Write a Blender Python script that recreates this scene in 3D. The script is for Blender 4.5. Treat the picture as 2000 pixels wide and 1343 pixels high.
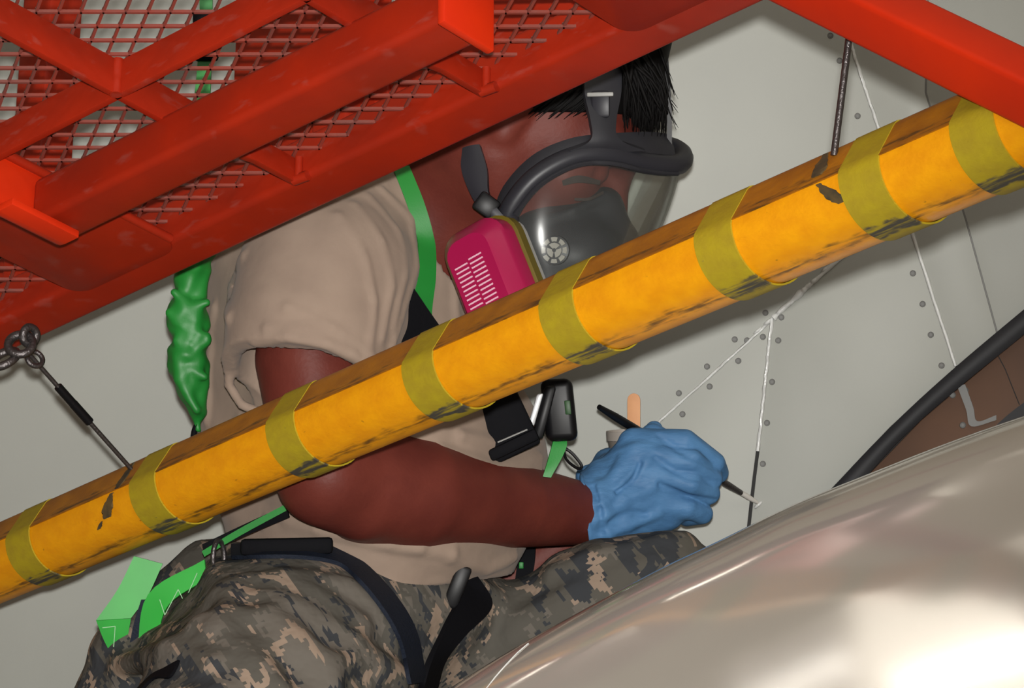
import bpy, bmesh, math, random
import numpy as np
from mathutils import Vector, Matrix

for o in list(bpy.data.objects):
    bpy.data.objects.remove(o)
scene = bpy.context.scene
COL = scene.collection
rng = random.Random(7)

# ------------------------------------------------------------------ camera, light, exposure
F_PX = 7000.0                     # focal length in pixels of a 2000 px wide frame
PITCH = math.atan(3740 / 7000)    # photographer stands below and looks up
CAM = Vector((0, 0, 1.6))
RT = Vector((1, 0, 0))
FW = Vector((0, math.cos(PITCH), math.sin(PITCH)))
UP = Vector((0, -math.sin(PITCH), math.cos(PITCH)))

cd = bpy.data.cameras.new('camera')
cam = bpy.data.objects.new('camera', cd)
COL.objects.link(cam)
cam.location = CAM
cam.rotation_euler = (math.pi / 2 + PITCH, 0, 0)
cd.sensor_width = 36
cd.lens = F_PX * 36 / 2000
cd.clip_start = 0.05
scene.camera = cam

world = bpy.data.worlds.new('hangar_air')
scene.world = world
world.use_nodes = True
bg = world.node_tree.nodes['Background']
bg.inputs[0].default_value = (1.0, 0.77, 0.50, 1)
bg.inputs[1].default_value = 0.15

fl = bpy.data.lights.new('camera_flash', 'SPOT')      # the flash on the photographer's camera
fl.energy = 490
fl.color = (1.0, 0.98, 0.94)
fl.shadow_soft_size = 0.02
fl.spot_size = math.radians(38)
fl.spot_blend = 1.0
flo = bpy.data.objects.new('camera_flash', fl)
COL.objects.link(flo)
flo.location = CAM + UP * 0.064 + RT * 0.004
flo.rotation_euler = (FW - RT * .085).to_track_quat('-Z', 'Y').to_euler()      # flash head turned a touch to the left

# added fill light behind the photographer on the right; also brightens the fairing
dl = bpy.data.lights.new('added_fill_light', 'AREA')
dl.shape = 'RECTANGLE'; dl.size = 9.0; dl.size_y = 4.5; dl.energy = 190; dl.color = (1.0, 0.95, 0.86)
dlo = bpy.data.objects.new('added_fill_light', dl); COL.objects.link(dlo)
dlo.location = (2.2, -9.0, 2.8)
dlo.rotation_euler = (Vector((0.2, 3.0, 2.8)) - Vector(dlo.location)).to_track_quat('-Z', 'Y').to_euler()

scene.view_settings.view_transform = 'Standard'
scene.view_settings.look = 'None'
scene.view_settings.exposure = 0.0
scene.view_settings.gamma = 1.0
scene.view_settings.use_curve_mapping = False

# ------------------------------------------------------------------ helpers: points
D0 = 3.5                                              # distance of the seated man
def P(px, py, d):
    return CAM + RT * ((px - 1000) / F_PX * d) + UP * ((671 - py) / F_PX * d) + FW * d
def Q(px, py, w=0.0):                                 # body frame: right, up, towards the viewer
    d = D0 - w
    return np.array([(px - 1000) / F_PX * d, (671 - py) / F_PX * d, w])
def c2w(c):
    return CAM + RT * float(c[0]) + UP * float(c[1]) + FW * (D0 - float(c[2]))
def QW(px, py, w=0.0):
    return c2w(Q(px, py, w))
_R = np.array([list(RT), list(UP), list(FW)])
def c2w_arr(V):
    V = np.asarray(V, float)
    W = np.stack([V[:, 0], V[:, 1], D0 - V[:, 2]], 1)
    return W @ _R + np.array(list(CAM))
AX = Vector((0.750, -0.661, 0)).normalized()          # along the platform edge, right and nearer
BX = Vector((0.661, 0.750, 0)).normalized()           # across the platform, right and away
ZX = Vector((0, 0, 1))

# ------------------------------------------------------------------ helpers: materials
MATS = {}
def mat(name, col, rough=0.5, metal=0.0, col2=None, nscale=20.0, nlo=0.35, nhi=0.65, detail=4.0,
        bump=0.0, bscale=80.0, spec=0.5, coat=0.0, stretch=None, sheen=0.0, wear=None, wscale=30., wlo=.62, whi=.7,
        wstretch=None):
    m = bpy.data.materials.new(name); m.use_nodes = True
    nt = m.node_tree; N = nt.nodes; L = nt.links
    b = N['Principled BSDF']
    b.inputs['Roughness'].default_value = rough
    b.inputs['Metallic'].default_value = metal
    b.inputs['Specular IOR Level'].default_value = spec
    b.inputs['Coat Weight'].default_value = coat
    if sheen: b.inputs['Sheen Weight'].default_value = sheen
    b.inputs['Base Color'].default_value = (*col, 1)
    tc = N.new('ShaderNodeTexCoord')
    def noise(scale, st=None, det=4.0):
        n = N.new('ShaderNodeTexNoise'); n.inputs['Scale'].default_value = scale; n.inputs['Detail'].default_value = det
        if st:
            mp = N.new('ShaderNodeMapping'); mp.inputs['Scale'].default_value = st[:3]
            if len(st) > 3: mp.inputs['Rotation'].default_value = st[3:6]
            L.new(tc.outputs['Object'], mp.inputs['Vector']); L.new(mp.outputs['Vector'], n.inputs['Vector'])
        else:
            L.new(tc.outputs['Object'], n.inputs['Vector'])
        return n
    out = None
    if col2 is not None:
        n = noise(nscale, stretch, detail)
        r = N.new('ShaderNodeValToRGB')
        r.color_ramp.elements[0].position = nlo; r.color_ramp.elements[1].position = nhi
        r.color_ramp.elements[0].color = (*col, 1); r.color_ramp.elements[1].color = (*col2, 1)
        L.new(n.outputs['Fac'], r.inputs['Fac']); out = r.outputs['Color']
    if wear is not None:
        n = noise(wscale, wstretch, 8.0)
        r = N.new('ShaderNodeValToRGB')
        r.color_ramp.elements[0].position = wlo; r.color_ramp.elements[1].position = whi
        r.color_ramp.elements[0].color = (0, 0, 0, 1); r.color_ramp.elements[1].color = (1, 1, 1, 1)
        L.new(n.outputs['Fac'], r.inputs['Fac'])
        mx = N.new('ShaderNodeMix'); mx.data_type = 'RGBA'
        L.new(r.outputs['Color'], mx.inputs['Factor'])
        if out is not None: L.new(out, mx.inputs['A'])
        else: mx.inputs['A'].default_value = (*col, 1)
        mx.inputs['B'].default_value = (*wear, 1)
        out = mx.outputs['Result']
    if out is not None: L.new(out, b.inputs['Base Color'])
    if bump:
        n = noise(bscale, stretch, 5.0)
        bp = N.new('ShaderNodeBump'); bp.inputs['Strength'].default_value = bump; bp.inputs['Distance'].default_value = 0.004
        L.new(n.outputs['Fac'], bp.inputs['Height']); L.new(bp.outputs['Normal'], b.inputs['Normal'])
    MATS[name] = m
    return m

def camo_mat():
    m = bpy.data.materials.new('digital_camouflage'); m.use_nodes = True
    nt = m.node_tree; N = nt.nodes; L = nt.links; b = N['Principled BSDF']
    b.inputs['Roughness'].default_value = 0.9; b.inputs['Specular IOR Level'].default_value = 0.15
    tc = N.new('ShaderNodeTexCoord')
    rot = N.new('ShaderNodeMapping'); rot.inputs['Rotation'].default_value = (0.2, 0.55, 0.3)
    L.new(tc.outputs['Object'], rot.inputs['Vector'])
    sn = N.new('ShaderNodeVectorMath'); sn.operation = 'SNAP'; sn.inputs[1].default_value = (0.0032, 0.0032, 0.0032)
    L.new(rot.outputs['Vector'], sn.inputs[0])
    def n(scale, off):
        mp = N.new('ShaderNodeMapping'); mp.inputs['Scale'].default_value = (1.0, 1.0, 0.34); mp.inputs['Location'].default_value = off
        L.new(sn.outputs['Vector'], mp.inputs['Vector'])
        t = N.new('ShaderNodeTexNoise'); t.inputs['Scale'].default_value = scale; t.inputs['Detail'].default_value = 3.5
        t.inputs['Roughness'].default_value = 0.62; t.inputs['Distortion'].default_value = 0.5
        L.new(mp.outputs['Vector'], t.inputs['Vector']); return t
    def layer(prev, t, lo, col):
        r = N.new('ShaderNodeMath'); r.operation = 'GREATER_THAN'; r.inputs[1].default_value = lo
        L.new(t.outputs['Fac'], r.inputs[0])
        mx = N.new('ShaderNodeMix'); mx.data_type = 'RGBA'; L.new(r.outputs[0], mx.inputs['Factor'])
        if isinstance(prev, tuple): mx.inputs['A'].default_value = (*prev, 1)
        else: L.new(prev, mx.inputs['A'])
        mx.inputs['B'].default_value = (*col, 1)
        return mx.outputs['Result']
    c = layer((0.088, 0.082, 0.070), n(27, (0, 0, 0)), 0.53, (0.125, 0.112, 0.096))
    c = layer(c, n(34, (3, 1, 5)), 0.565, (0.040, 0.043, 0.048))
    c = layer(c, n(40, (7, 9, 2)), 0.585, (0.265, 0.200, 0.152))
    L.new(c, b.inputs['Base Color'])
    t = N.new('ShaderNodeTexNoise'); t.inputs['Scale'].default_value = 26; t.inputs['Detail'].default_value = 3
    L.new(tc.outputs['Object'], t.inputs['Vector'])
    bp = N.new('ShaderNodeBump'); bp.inputs['Strength'].default_value = 0.55; bp.inputs['Distance'].default_value = 0.012
    L.new(t.outputs['Fac'], bp.inputs['Height']); L.new(bp.outputs['Normal'], b.inputs['Normal'])
    MATS['digital_camouflage'] = m

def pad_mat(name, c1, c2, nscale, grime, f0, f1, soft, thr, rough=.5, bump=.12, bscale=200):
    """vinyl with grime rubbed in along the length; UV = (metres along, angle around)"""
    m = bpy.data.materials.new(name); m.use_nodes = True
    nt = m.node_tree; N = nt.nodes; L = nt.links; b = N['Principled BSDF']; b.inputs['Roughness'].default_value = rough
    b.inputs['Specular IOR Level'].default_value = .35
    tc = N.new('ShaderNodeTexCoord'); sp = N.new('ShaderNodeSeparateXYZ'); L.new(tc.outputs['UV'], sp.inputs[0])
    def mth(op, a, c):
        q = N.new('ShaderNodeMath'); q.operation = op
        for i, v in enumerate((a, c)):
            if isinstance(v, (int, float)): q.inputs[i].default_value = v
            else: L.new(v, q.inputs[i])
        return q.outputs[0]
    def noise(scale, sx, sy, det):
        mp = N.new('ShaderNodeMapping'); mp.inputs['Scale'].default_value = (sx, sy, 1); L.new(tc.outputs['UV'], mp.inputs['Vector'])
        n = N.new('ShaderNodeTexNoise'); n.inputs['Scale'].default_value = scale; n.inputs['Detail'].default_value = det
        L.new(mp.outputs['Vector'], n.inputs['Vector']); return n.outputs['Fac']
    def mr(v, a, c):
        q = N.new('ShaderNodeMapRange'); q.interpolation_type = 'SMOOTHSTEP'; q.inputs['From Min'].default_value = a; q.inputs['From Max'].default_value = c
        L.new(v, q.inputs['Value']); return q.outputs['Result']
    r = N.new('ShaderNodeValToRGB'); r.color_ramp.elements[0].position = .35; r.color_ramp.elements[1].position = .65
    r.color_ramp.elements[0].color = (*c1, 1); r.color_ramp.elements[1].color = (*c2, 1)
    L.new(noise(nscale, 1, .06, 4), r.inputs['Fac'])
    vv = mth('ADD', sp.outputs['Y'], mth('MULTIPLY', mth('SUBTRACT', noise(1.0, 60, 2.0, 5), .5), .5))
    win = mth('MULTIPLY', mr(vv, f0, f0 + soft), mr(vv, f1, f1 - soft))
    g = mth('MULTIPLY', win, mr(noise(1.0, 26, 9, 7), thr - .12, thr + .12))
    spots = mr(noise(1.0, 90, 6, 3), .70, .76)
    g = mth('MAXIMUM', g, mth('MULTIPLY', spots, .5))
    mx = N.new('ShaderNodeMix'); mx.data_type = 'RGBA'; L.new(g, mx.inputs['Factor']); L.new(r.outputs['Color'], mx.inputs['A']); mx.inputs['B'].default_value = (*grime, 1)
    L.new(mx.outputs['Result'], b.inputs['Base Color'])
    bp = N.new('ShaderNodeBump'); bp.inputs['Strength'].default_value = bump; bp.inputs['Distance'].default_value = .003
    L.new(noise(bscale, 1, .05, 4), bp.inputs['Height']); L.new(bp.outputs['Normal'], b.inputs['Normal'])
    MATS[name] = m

def visor_mat():
    m = bpy.data.materials.new('clear_visor'); m.use_nodes = True
    nt = m.node_tree; N = nt.nodes; L = nt.links
    N.remove(N['Principled BSDF'])
    tr = N.new('ShaderNodeBsdfTransparent'); tr.inputs[0].default_value = (0.93, 0.94, 0.93, 1)
    gl = N.new('ShaderNodeBsdfGlossy'); gl.inputs['Roughness'].default_value = 0.2
    df = N.new('ShaderNodeBsdfDiffuse'); df.inputs[0].default_value = (0.5, 0.52, 0.5, 1)
    fr0 = N.new('ShaderNodeFresnel'); fr0.inputs[0].default_value = 1.4
    fr = N.new('ShaderNodeMath'); fr.operation = 'MULTIPLY'; fr.inputs[1].default_value = .4; L.new(fr0.outputs[0], fr.inputs[0])
    a = N.new('ShaderNodeMixShader'); L.new(fr.outputs[0], a.inputs[0]); L.new(tr.outputs[0], a.inputs[1]); L.new(gl.outputs[0], a.inputs[2])
    b = N.new('ShaderNodeMixShader'); b.inputs[0].default_value = 0.025; L.new(a.outputs[0], b.inputs[1]); L.new(df.outputs[0], b.inputs[2])
    L.new(b.outputs[0], N['Material Output'].inputs[0])
    MATS['clear_visor'] = m

def emit_mat(name, col, s):
    m = bpy.data.materials.new(name); m.use_nodes = True
    b = m.node_tree.nodes['Principled BSDF']
    b.inputs['Emission Color'].default_value = (*col, 1); b.inputs['Emission Strength'].default_value = s
    MATS[name] = m

mat('panel_paint', (0.375, 0.384, 0.352), 0.55, col2=(0.352, 0.360, 0.333), nscale=6, bump=0.02, bscale=300)
mat('panel_gap', (0.02, 0.02, 0.02), 0.8)
mat('sealant', (0.62, 0.63, 0.62), 0.22, bump=0.3, bscale=160)
mat('rivet_grey', (0.17, 0.17, 0.165), 0.6)
mat('grey_dim', (0.15, 0.15, 0.145), 0.5)
mat('rubber_black', (0.004, 0.004, 0.007), 0.6)
mat('bronze_panel', (0.105, 0.043, 0.016), 0.5, col2=(0.08, 0.033, 0.013), nscale=9)
mat('red_lit', (0.60, 0.026, 0.003), 0.42, col2=(0.52, 0.022, 0.004), nscale=12, spec=.3)  # brighter red: the stronger light on brace and brackets put into the colour
mat('red_paint', (0.33, 0.016, 0.003), 0.45, spec=.3, col2=(0.23, 0.013, 0.004), nscale=14, nlo=.3, nhi=.75,
    wear=(0.28, 0.06, 0.045), wscale=34, wlo=0.60, whi=0.86, bump=0.05, bscale=60, wstretch=(1, 1, 3))
mat('red_mesh', (0.24, 0.034, 0.020), 0.5, col2=(0.17, 0.05, 0.04), nscale=22)
mat('foam_dark', (0.030, 0.024, 0.012), 0.9, col2=(0.10, 0.06, 0.015), nscale=90)
mat('wire_steel', (0.10, 0.09, 0.09), 0.35, metal=0.8, bump=0.3, bscale=400)
mat('skin', (0.138, 0.029, 0.020), 0.5, col2=(0.108, 0.022, 0.016), nscale=24, spec=0.18, bump=0.08, bscale=260)
mat('hair_black', (0.0035, 0.003, 0.003), 0.65, spec=0.12)
mat('sand_cotton', (0.315, 0.236, 0.184), 0.95, col2=(0.285, 0.212, 0.166), nscale=30, spec=0.1, bump=0.35, bscale=30, sheen=0.1)
mat('blue_nitrile', (0.080, 0.205, 0.40), 0.55, col2=(0.062, 0.165, 0.335), nscale=30, bump=0.6, bscale=44, spec=0.25, stretch=(1, 1, 2.2))
mat('mask_rubber', (0.021, 0.021, 0.026), 0.5, bump=0.05, bscale=120, spec=.35)
mat('mask_rim', (0.022, 0.022, 0.028), 0.42, spec=.35)
mat('magenta_plastic', (0.33, 0.006, 0.060), 0.33)
mat('olive_plastic', (0.115, 0.085, 0.008), 0.4)
mat('grey_plastic', (0.30, 0.30, 0.29), 0.5)
mat('slit_pale', (0.72, 0.42, 0.52), 0.5)
mat('valve_pale', (0.30, 0.28, 0.25), 0.5)
mat('green_webbing', (0.014, 0.225, 0.030), 0.5, col2=(0.009, 0.165, 0.022), nscale=8, bump=0.04, bscale=500)
mat('green_lit', (0.028, 0.38, 0.045), 0.45, col2=(0.018, 0.28, 0.032), nscale=9)  # webbing green brightened; flash highlights on the hip straps are in the colour
mat('green_thread', (0.35, 0.62, 0.36), 0.6)
mat('navy_webbing', (0.009, 0.013, 0.024), 0.7, bump=0.3, bscale=350, spec=.2)
mat('black_nylon', (0.003, 0.003, 0.0045), 0.75, bump=0.1, bscale=200, spec=.12)
mat('black_plastic', (0.004, 0.004, 0.005), 0.42, spec=.25)
mat('chrome', (0.75, 0.77, 0.8), 0.3, metal=0.4)
mat('brass', (0.65, 0.45, 0.18), 0.25, metal=1.0)
mat('stick_wood', (0.66, 0.33, 0.16), 0.7, col2=(0.60, 0.29, 0.14), nscale=50)
mat('cup_grey', (0.17, 0.15, 0.13), 0.45)
mat('cup_rim', (0.30, 0.27, 0.24), 0.45)
mat('brush_bristle', (0.66, 0.64, 0.60), 0.7)
mat('green_led', (0.006, 0.05, 0.006), 0.5)
mat('fairing_coat', (0.70, 0.665, 0.61), 0.13, metal=0.70, col2=(0.66, 0.625, 0.575), nscale=5, bump=0.03, bscale=7, coat=0.0)
mat('hangar_concrete', (0.48, 0.46, 0.42), 0.5, col2=(0.42, 0.40, 0.37), nscale=3)
mat('brow_dark', (0.02, 0.009, 0.006), 0.8)
camo_mat(); visor_mat()
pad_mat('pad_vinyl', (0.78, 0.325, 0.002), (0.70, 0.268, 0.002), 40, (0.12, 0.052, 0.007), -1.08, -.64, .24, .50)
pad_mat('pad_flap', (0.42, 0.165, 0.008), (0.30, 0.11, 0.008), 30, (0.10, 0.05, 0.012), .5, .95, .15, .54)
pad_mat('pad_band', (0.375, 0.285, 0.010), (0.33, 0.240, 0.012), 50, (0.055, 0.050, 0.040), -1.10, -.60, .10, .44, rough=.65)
emit_mat('tube_light', (1.0, 0.95, 0.85), 18.0)
emit_mat('work_lamp', (1.0, 0.98, 0.94), 16.0)

# ------------------------------------------------------------------ helpers: meshes
def thing(name, label, cat, loc, group=None):
    o = bpy.data.objects.new(name, None); COL.objects.link(o)
    o.empty_display_size = 0.05
    o.location = loc; o['label'] = label; o['category'] = cat
    if group: o['group'] = group
    return o
def root_loc(o):
    v = Vector(o.location)
    while o.parent:
        o = o.parent; v = v + Vector(o.location)
    return v
def tagm(o, label, cat, group=None):
    o['label'] = label; o['category'] = cat
    if group: o['group'] = group
    return o
def obj(name, verts, faces, m, parent=None, smooth=False, loc=None, label=None, angle=None):
    base = root_loc(parent) if parent else (Vector(loc) if loc is not None else Vector((0, 0, 0)))
    me = bpy.data.meshes.new(name)
    me.from_pydata([tuple(Vector(v) - base) for v in verts] if not isinstance(verts, np.ndarray)
                   else (verts - np.array(list(base))).tolist(), [], [tuple(int(i) for i in f) for f in faces])
    me.materials.append(MATS[m])
    if smooth:
        me.polygons.foreach_set('use_smooth', [True] * len(me.polygons))
        if angle is not None:
            me.set_sharp_from_angle(angle=math.radians(angle))
    me.update()
    o = bpy.data.objects.new(name, me); COL.objects.link(o)
    if parent: o.parent = parent
    else: o.location = base
    if label: o['label'] = label
    return o
def bevelled(verts, faces, bev, seg=2):
    bm = bmesh.new()
    vs = [bm.verts.new(v) for v in verts]
    for f in faces: bm.faces.new([vs[i] for i in f])
    bmesh.ops.recalc_face_normals(bm, faces=bm.faces)
    if bev > 0:
        bmesh.ops.bevel(bm, geom=list(bm.edges), offset=bev, segments=seg, profile=0.5, affect='EDGES', clamp_overlap=True)
    bm.verts.index_update()
    V = [v.co.copy() for v in bm.verts]; Fs = [[v.index for v in f.verts] for f in bm.faces]
    bm.free(); return V, Fs
BOXF = [(0, 1, 3, 2), (4, 6, 7, 5), (0, 4, 5, 1), (2, 3, 7, 6), (0, 2, 6, 4), (1, 5, 7, 3)]
def boxv(c, ax, ay, az, sx, sy, sz):
    c = Vector(c)
    return [c + Vector(ax) * (sx * i) + Vector(ay) * (sy * j) + Vector(az) * (sz * k)
            for i in (-.5, .5) for j in (-.5, .5) for k in (-.5, .5)]
def box(name, c, ax, ay, az, s, m, parent, bev=0.0, seg=2, label=None):
    V, Fs = bevelled(boxv(c, ax, ay, az, *s), BOXF, bev, seg)
    return obj(name, V, Fs, m, parent, smooth=bev > 0, angle=40 if bev > 0 else None, label=label)
def catmull(pts, n):
    pts = [np.array(list(p), float) for p in pts]
    if len(pts) < 3: 
        return [pts[0] + (pts[-1] - pts[0]) * t for t in np.linspace(0, 1, n + 1)]
    e = [2 * pts[0] - pts[1]] + pts + [2 * pts[-1] - pts[-2]]
    out = []
    for i in range(len(pts) - 1):
        p0, p1, p2, p3 = e[i:i + 4]
        for k in range(n):
            t = k / n
            out.append(0.5 * ((2 * p1) + (-p0 + p2) * t + (2 * p0 - 5 * p1 + 4 * p2 - p3) * t * t + (-p0 + 3 * p1 - 3 * p2 + p3) * t ** 3))
    out.append(pts[-1]); return out
def tube_data(pts, rad, seg=10, cap=True, closed=False):
    pts = [Vector(p) for p in pts]; n = len(pts)
    if not hasattr(rad, '__len__'): rad = [rad] * n
    V = []; Fs = []
    up = None
    for i, p in enumerate(pts):
        a = pts[(i - 1) % n] if (closed or i > 0) else p
        b = pts[(i + 1) % n] if (closed or i < n - 1) else p
        t = (b - a).normalized()
        if up is None:
            up = t.orthogonal().normalized()
        up = (up - t * up.dot(t)).normalized()
        s = t.cross(up)
        for k in range(seg):
            an = 2 * math.pi * k / seg
            V.append(p + (up * math.cos(an) + s * math.sin(an)) * rad[i])
    m = n if closed else n - 1
    for i in range(m):
        for k in range(seg):
            j = (i + 1) % n; k2 = (k + 1) % seg
            Fs.append((i * seg + k, i * seg + k2, j * seg + k2, j * seg + k))
    if cap and not closed:
        Fs.append(tuple(range(seg))[::-1]); Fs.append(tuple((n - 1) * seg + k for k in range(seg)))
    return V, Fs
def tube(name, pts, rad, m, parent, seg=10, closed=False, label=None):
    V, Fs = tube_data(pts, rad, seg, True, closed)
    return obj(name, V, Fs, m, parent, smooth=True, angle=60, label=label)
def strip_data(Lp, Rp, th, n=6, nx=4, bulge=0.0):
    """ribbon between two edge lines, with real thickness"""
    Lc = [Vector(p) for p in catmull(Lp, n)]; Rc = [Vector(p) for p in catmull(Rp, n)]
    V = []; Fs = []; K = len(Lc); W = nx + 1
    nor = []
    for i in range(K):
        t = Lc[min(i + 1, K - 1)] - Lc[max(i - 1, 0)] + Rc[min(i + 1, K - 1)] - Rc[max(i - 1, 0)]
        nn = t.cross(Rc[i] - Lc[i])
        nor.append(nn.normalized() if nn.length > 1e-9 else -FW)
    for i in range(1, K):
        if nor[i].dot(nor[i - 1]) < 0: nor[i] = -nor[i]
    if nor[K // 2].dot(FW) > 0: nor = [-q for q in nor]
    for side in (0, 1):
        for i in range(K):
            for j in range(W):
                u = j / nx
                V.append(Lc[i].lerp(Rc[i], u) + nor[i] * ((th / 2 if side == 0 else -th / 2) + bulge * 4 * u * (1 - u)))
    o2 = K * W
    for i in range(K - 1):
        for j in range(nx):
            a = i * W + j
            Fs.append((a, a + 1, a + W + 1, a + W)); Fs.append((o2 + a, o2 + a + W, o2 + a + W + 1, o2 + a + 1))
        a = i * W; b = a + nx
        Fs.append((a, a + W, o2 + a + W, o2 + a)); Fs.append((b, o2 + b, o2 + b + W, b + W))
    for j in range(nx):
        a = j; b = (K - 1) * W + j
        Fs.append((a, o2 + a, o2 + a + 1, a + 1)); Fs.append((b, b + 1, o2 + b + 1, o2 + b))
    return V, Fs
def strip(name, Lp, Rp, th, m, parent, n=6, nx=4, bulge=0.0, label=None):
    V, Fs = strip_data(Lp, Rp, th, n, nx, bulge)
    return obj(name, V, Fs, m, parent, smooth=True, angle=50, label=label)
def qs(*pts):                                          # list of (px, py, w) to world points
    return [QW(*p) for p in pts]
def prism(name, front, back, m, parent, bev=0.0, label=None):
    n = len(front)
    V = [Vector(v) for v in front] + [Vector(v) for v in back]
    Fs = [tuple(range(n)), tuple(range(2 * n - 1, n - 1, -1))] + [(i, n + i, n + (i + 1) % n, (i + 1) % n) for i in range(n)]
    V, Fs = bevelled(V, Fs, bev, 2)
    return obj(name, V, Fs, m, parent, smooth=bev > 0, angle=35 if bev > 0 else None, label=label)

# signed-distance modelling -> continuous quad skin (surface nets)
def cone_chain(pts, sc=(1, 1, 1)):
    """pts: list of (point, radius)"""
    S = np.array(sc, float)
    segs = [(pts[i][0] * S, pts[i + 1][0] * S, pts[i][1], pts[i + 1][1]) for i in range(len(pts) - 1)]
    def f(X):
        X = X * S; r = None
        for a, b, ra, rb in segs:
            ab = b - a; t = np.clip(((X - a) @ ab) / max(ab @ ab, 1e-12), 0, 1)
            d = np.linalg.norm(X - a - t[:, None] * ab, axis=1) - (ra + (rb - ra) * t)
            r = d if r is None else np.minimum(r, d)
        return r / max(1.0, S.max())
    return f
def ball(c, radii, axes=None):
    A = np.eye(3) if axes is None else np.array(axes, float)
    R = np.array(radii, float)
    def f(X):
        Y = ((X - c) @ A.T) / R
        k = np.linalg.norm(Y, axis=1); k2 = np.linalg.norm(Y / R, axis=1)
        return k * (k - 1.0) / np.maximum(k2, 1e-9)
    return f
def smin(a, b, k):
    h = np.clip(k - np.abs(a - b), 0, None) / k
    return np.minimum(a, b) - h * h * k * 0.25
def uni(k, *fs):
    def f(X):
        r = fs[0](X)
        for g in fs[1:]: r = smin(r, g(X), k)
        return r
    return f
def infl(f, o): return lambda X: f(X) - o
def half(p, n):                                        # keeps the side opposite to n
    n = np.array(n, float); n /= np.linalg.norm(n)
    return lambda X: (X - p) @ n
def snet(f, lo, hi, h):
    lo = np.array(lo, float); hi = np.array(hi, float); B = 6
    nb = np.ceil((hi - lo) / (h * B)).astype(int); n = nb * B
    cx = [lo[i] + (np.arange(nb[i]) + .5) * h * B for i in range(3)]
    G = np.stack(np.meshgrid(*cx, indexing='ij'), -1).reshape(-1, 3)
    fv = f(G).reshape(nb)
    near = np.abs(fv) < h * B * 1.25
    V = np.repeat(np.repeat(np.repeat(np.sign(fv), B, 0), B, 1), B, 2)
    mk = np.repeat(np.repeat(np.repeat(near, B, 0), B, 1), B, 2)
    idx = np.argwhere(mk)
    V[mk] = f(lo + idx * h)
    ins = V < 0
    cnt = np.zeros(tuple(n - 1), int)
    offs = [(i, j, k) for i in (0, 1) for j in (0, 1) for k in (0, 1)]
    sl = lambda o: tuple(slice(o[a], n[a] - 1 + o[a]) for a in range(3))
    for o in offs: cnt += ins[sl(o)]
    act = (cnt > 0) & (cnt < 8)
    cells = np.argwhere(act)
    acc = np.zeros((len(cells), 3)); num = np.zeros(len(cells))
    for o in offs:
        for a in range(3):
            if o[a] == 0:
                o2 = list(o); o2[a] = 1
                v0 = V[tuple((cells + o).T)]; v1 = V[tuple((cells + o2).T)]
                c = (v0 < 0) != (v1 < 0)
                t = np.where(c, v0 / np.where(c, v0 - v1, 1), 0)
                p = np.array(o, float)[None] + np.zeros((len(cells), 3)); p[:, a] = t
                acc[c] += p[c]; num[c] += 1
    pts = lo + (cells + acc / num[:, None]) * h
    e = h * .3
    for _ in range(2):
        v = f(pts); g = np.stack([f(pts + np.eye(3)[i] * e) - f(pts - np.eye(3)[i] * e) for i in range(3)], 1) / (2 * e)
        gn = np.maximum(np.linalg.norm(g, axis=1), .3)
        pts -= np.clip(v / gn ** 2, -h, h)[:, None] * g * 0.8
    im = -np.ones(tuple(n - 1), int); im[tuple(cells.T)] = np.arange(len(cells))
    Fs = []
    for a in range(3):
        b, c = (a + 1) % 3, (a + 2) % 3
        s0 = [slice(1, n[i] - 1) for i in range(3)]; s1 = [slice(1, n[i] - 1) for i in range(3)]
        s0[a] = slice(0, n[a] - 1); s1[a] = slice(1, n[a])
        i0 = ins[tuple(s0)]; i1 = ins[tuple(s1)]
        E = np.argwhere(i0 != i1); sgn = i0[tuple(E.T)]
        base = E.copy(); base[:, b] += 1; base[:, c] += 1
        def cell(db, dc):
            q = base.copy(); q[:, b] += db; q[:, c] += dc; return im[tuple(q.T)]
        quad = np.stack([cell(-1, -1), cell(0, -1), cell(0, 0), cell(-1, 0)], 1)
        quad[~sgn] = quad[~sgn][:, ::-1]
        Fs.append(quad[(quad >= 0).all(1)])
    return pts, np.concatenate(Fs)
def sdf_obj(name, f, lo, hi, h, m, parent, label=None):
    pts, Fs = snet(f, lo, hi, h)
    # body frame is mirrored in depth, so the winding flips back when the frame becomes world space
    return obj(name, c2w_arr(pts), Fs[:, ::1], m, parent, smooth=True, label=label)
def bounds(*pts, pad=0.1):
    A = np.array(pts); return A.min(0) - pad, A.max(0) + pad

# ================================================================== SETTING
floor = obj('floor', [(-14, -10, 0), (14, -10, 0), (14, 14, 0), (-14, 14, 0)], [(0, 1, 2, 3)], 'hangar_concrete')
floor['kind'] = 'structure'; floor['label'] = 'smooth grey hangar concrete floor far below'

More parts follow.
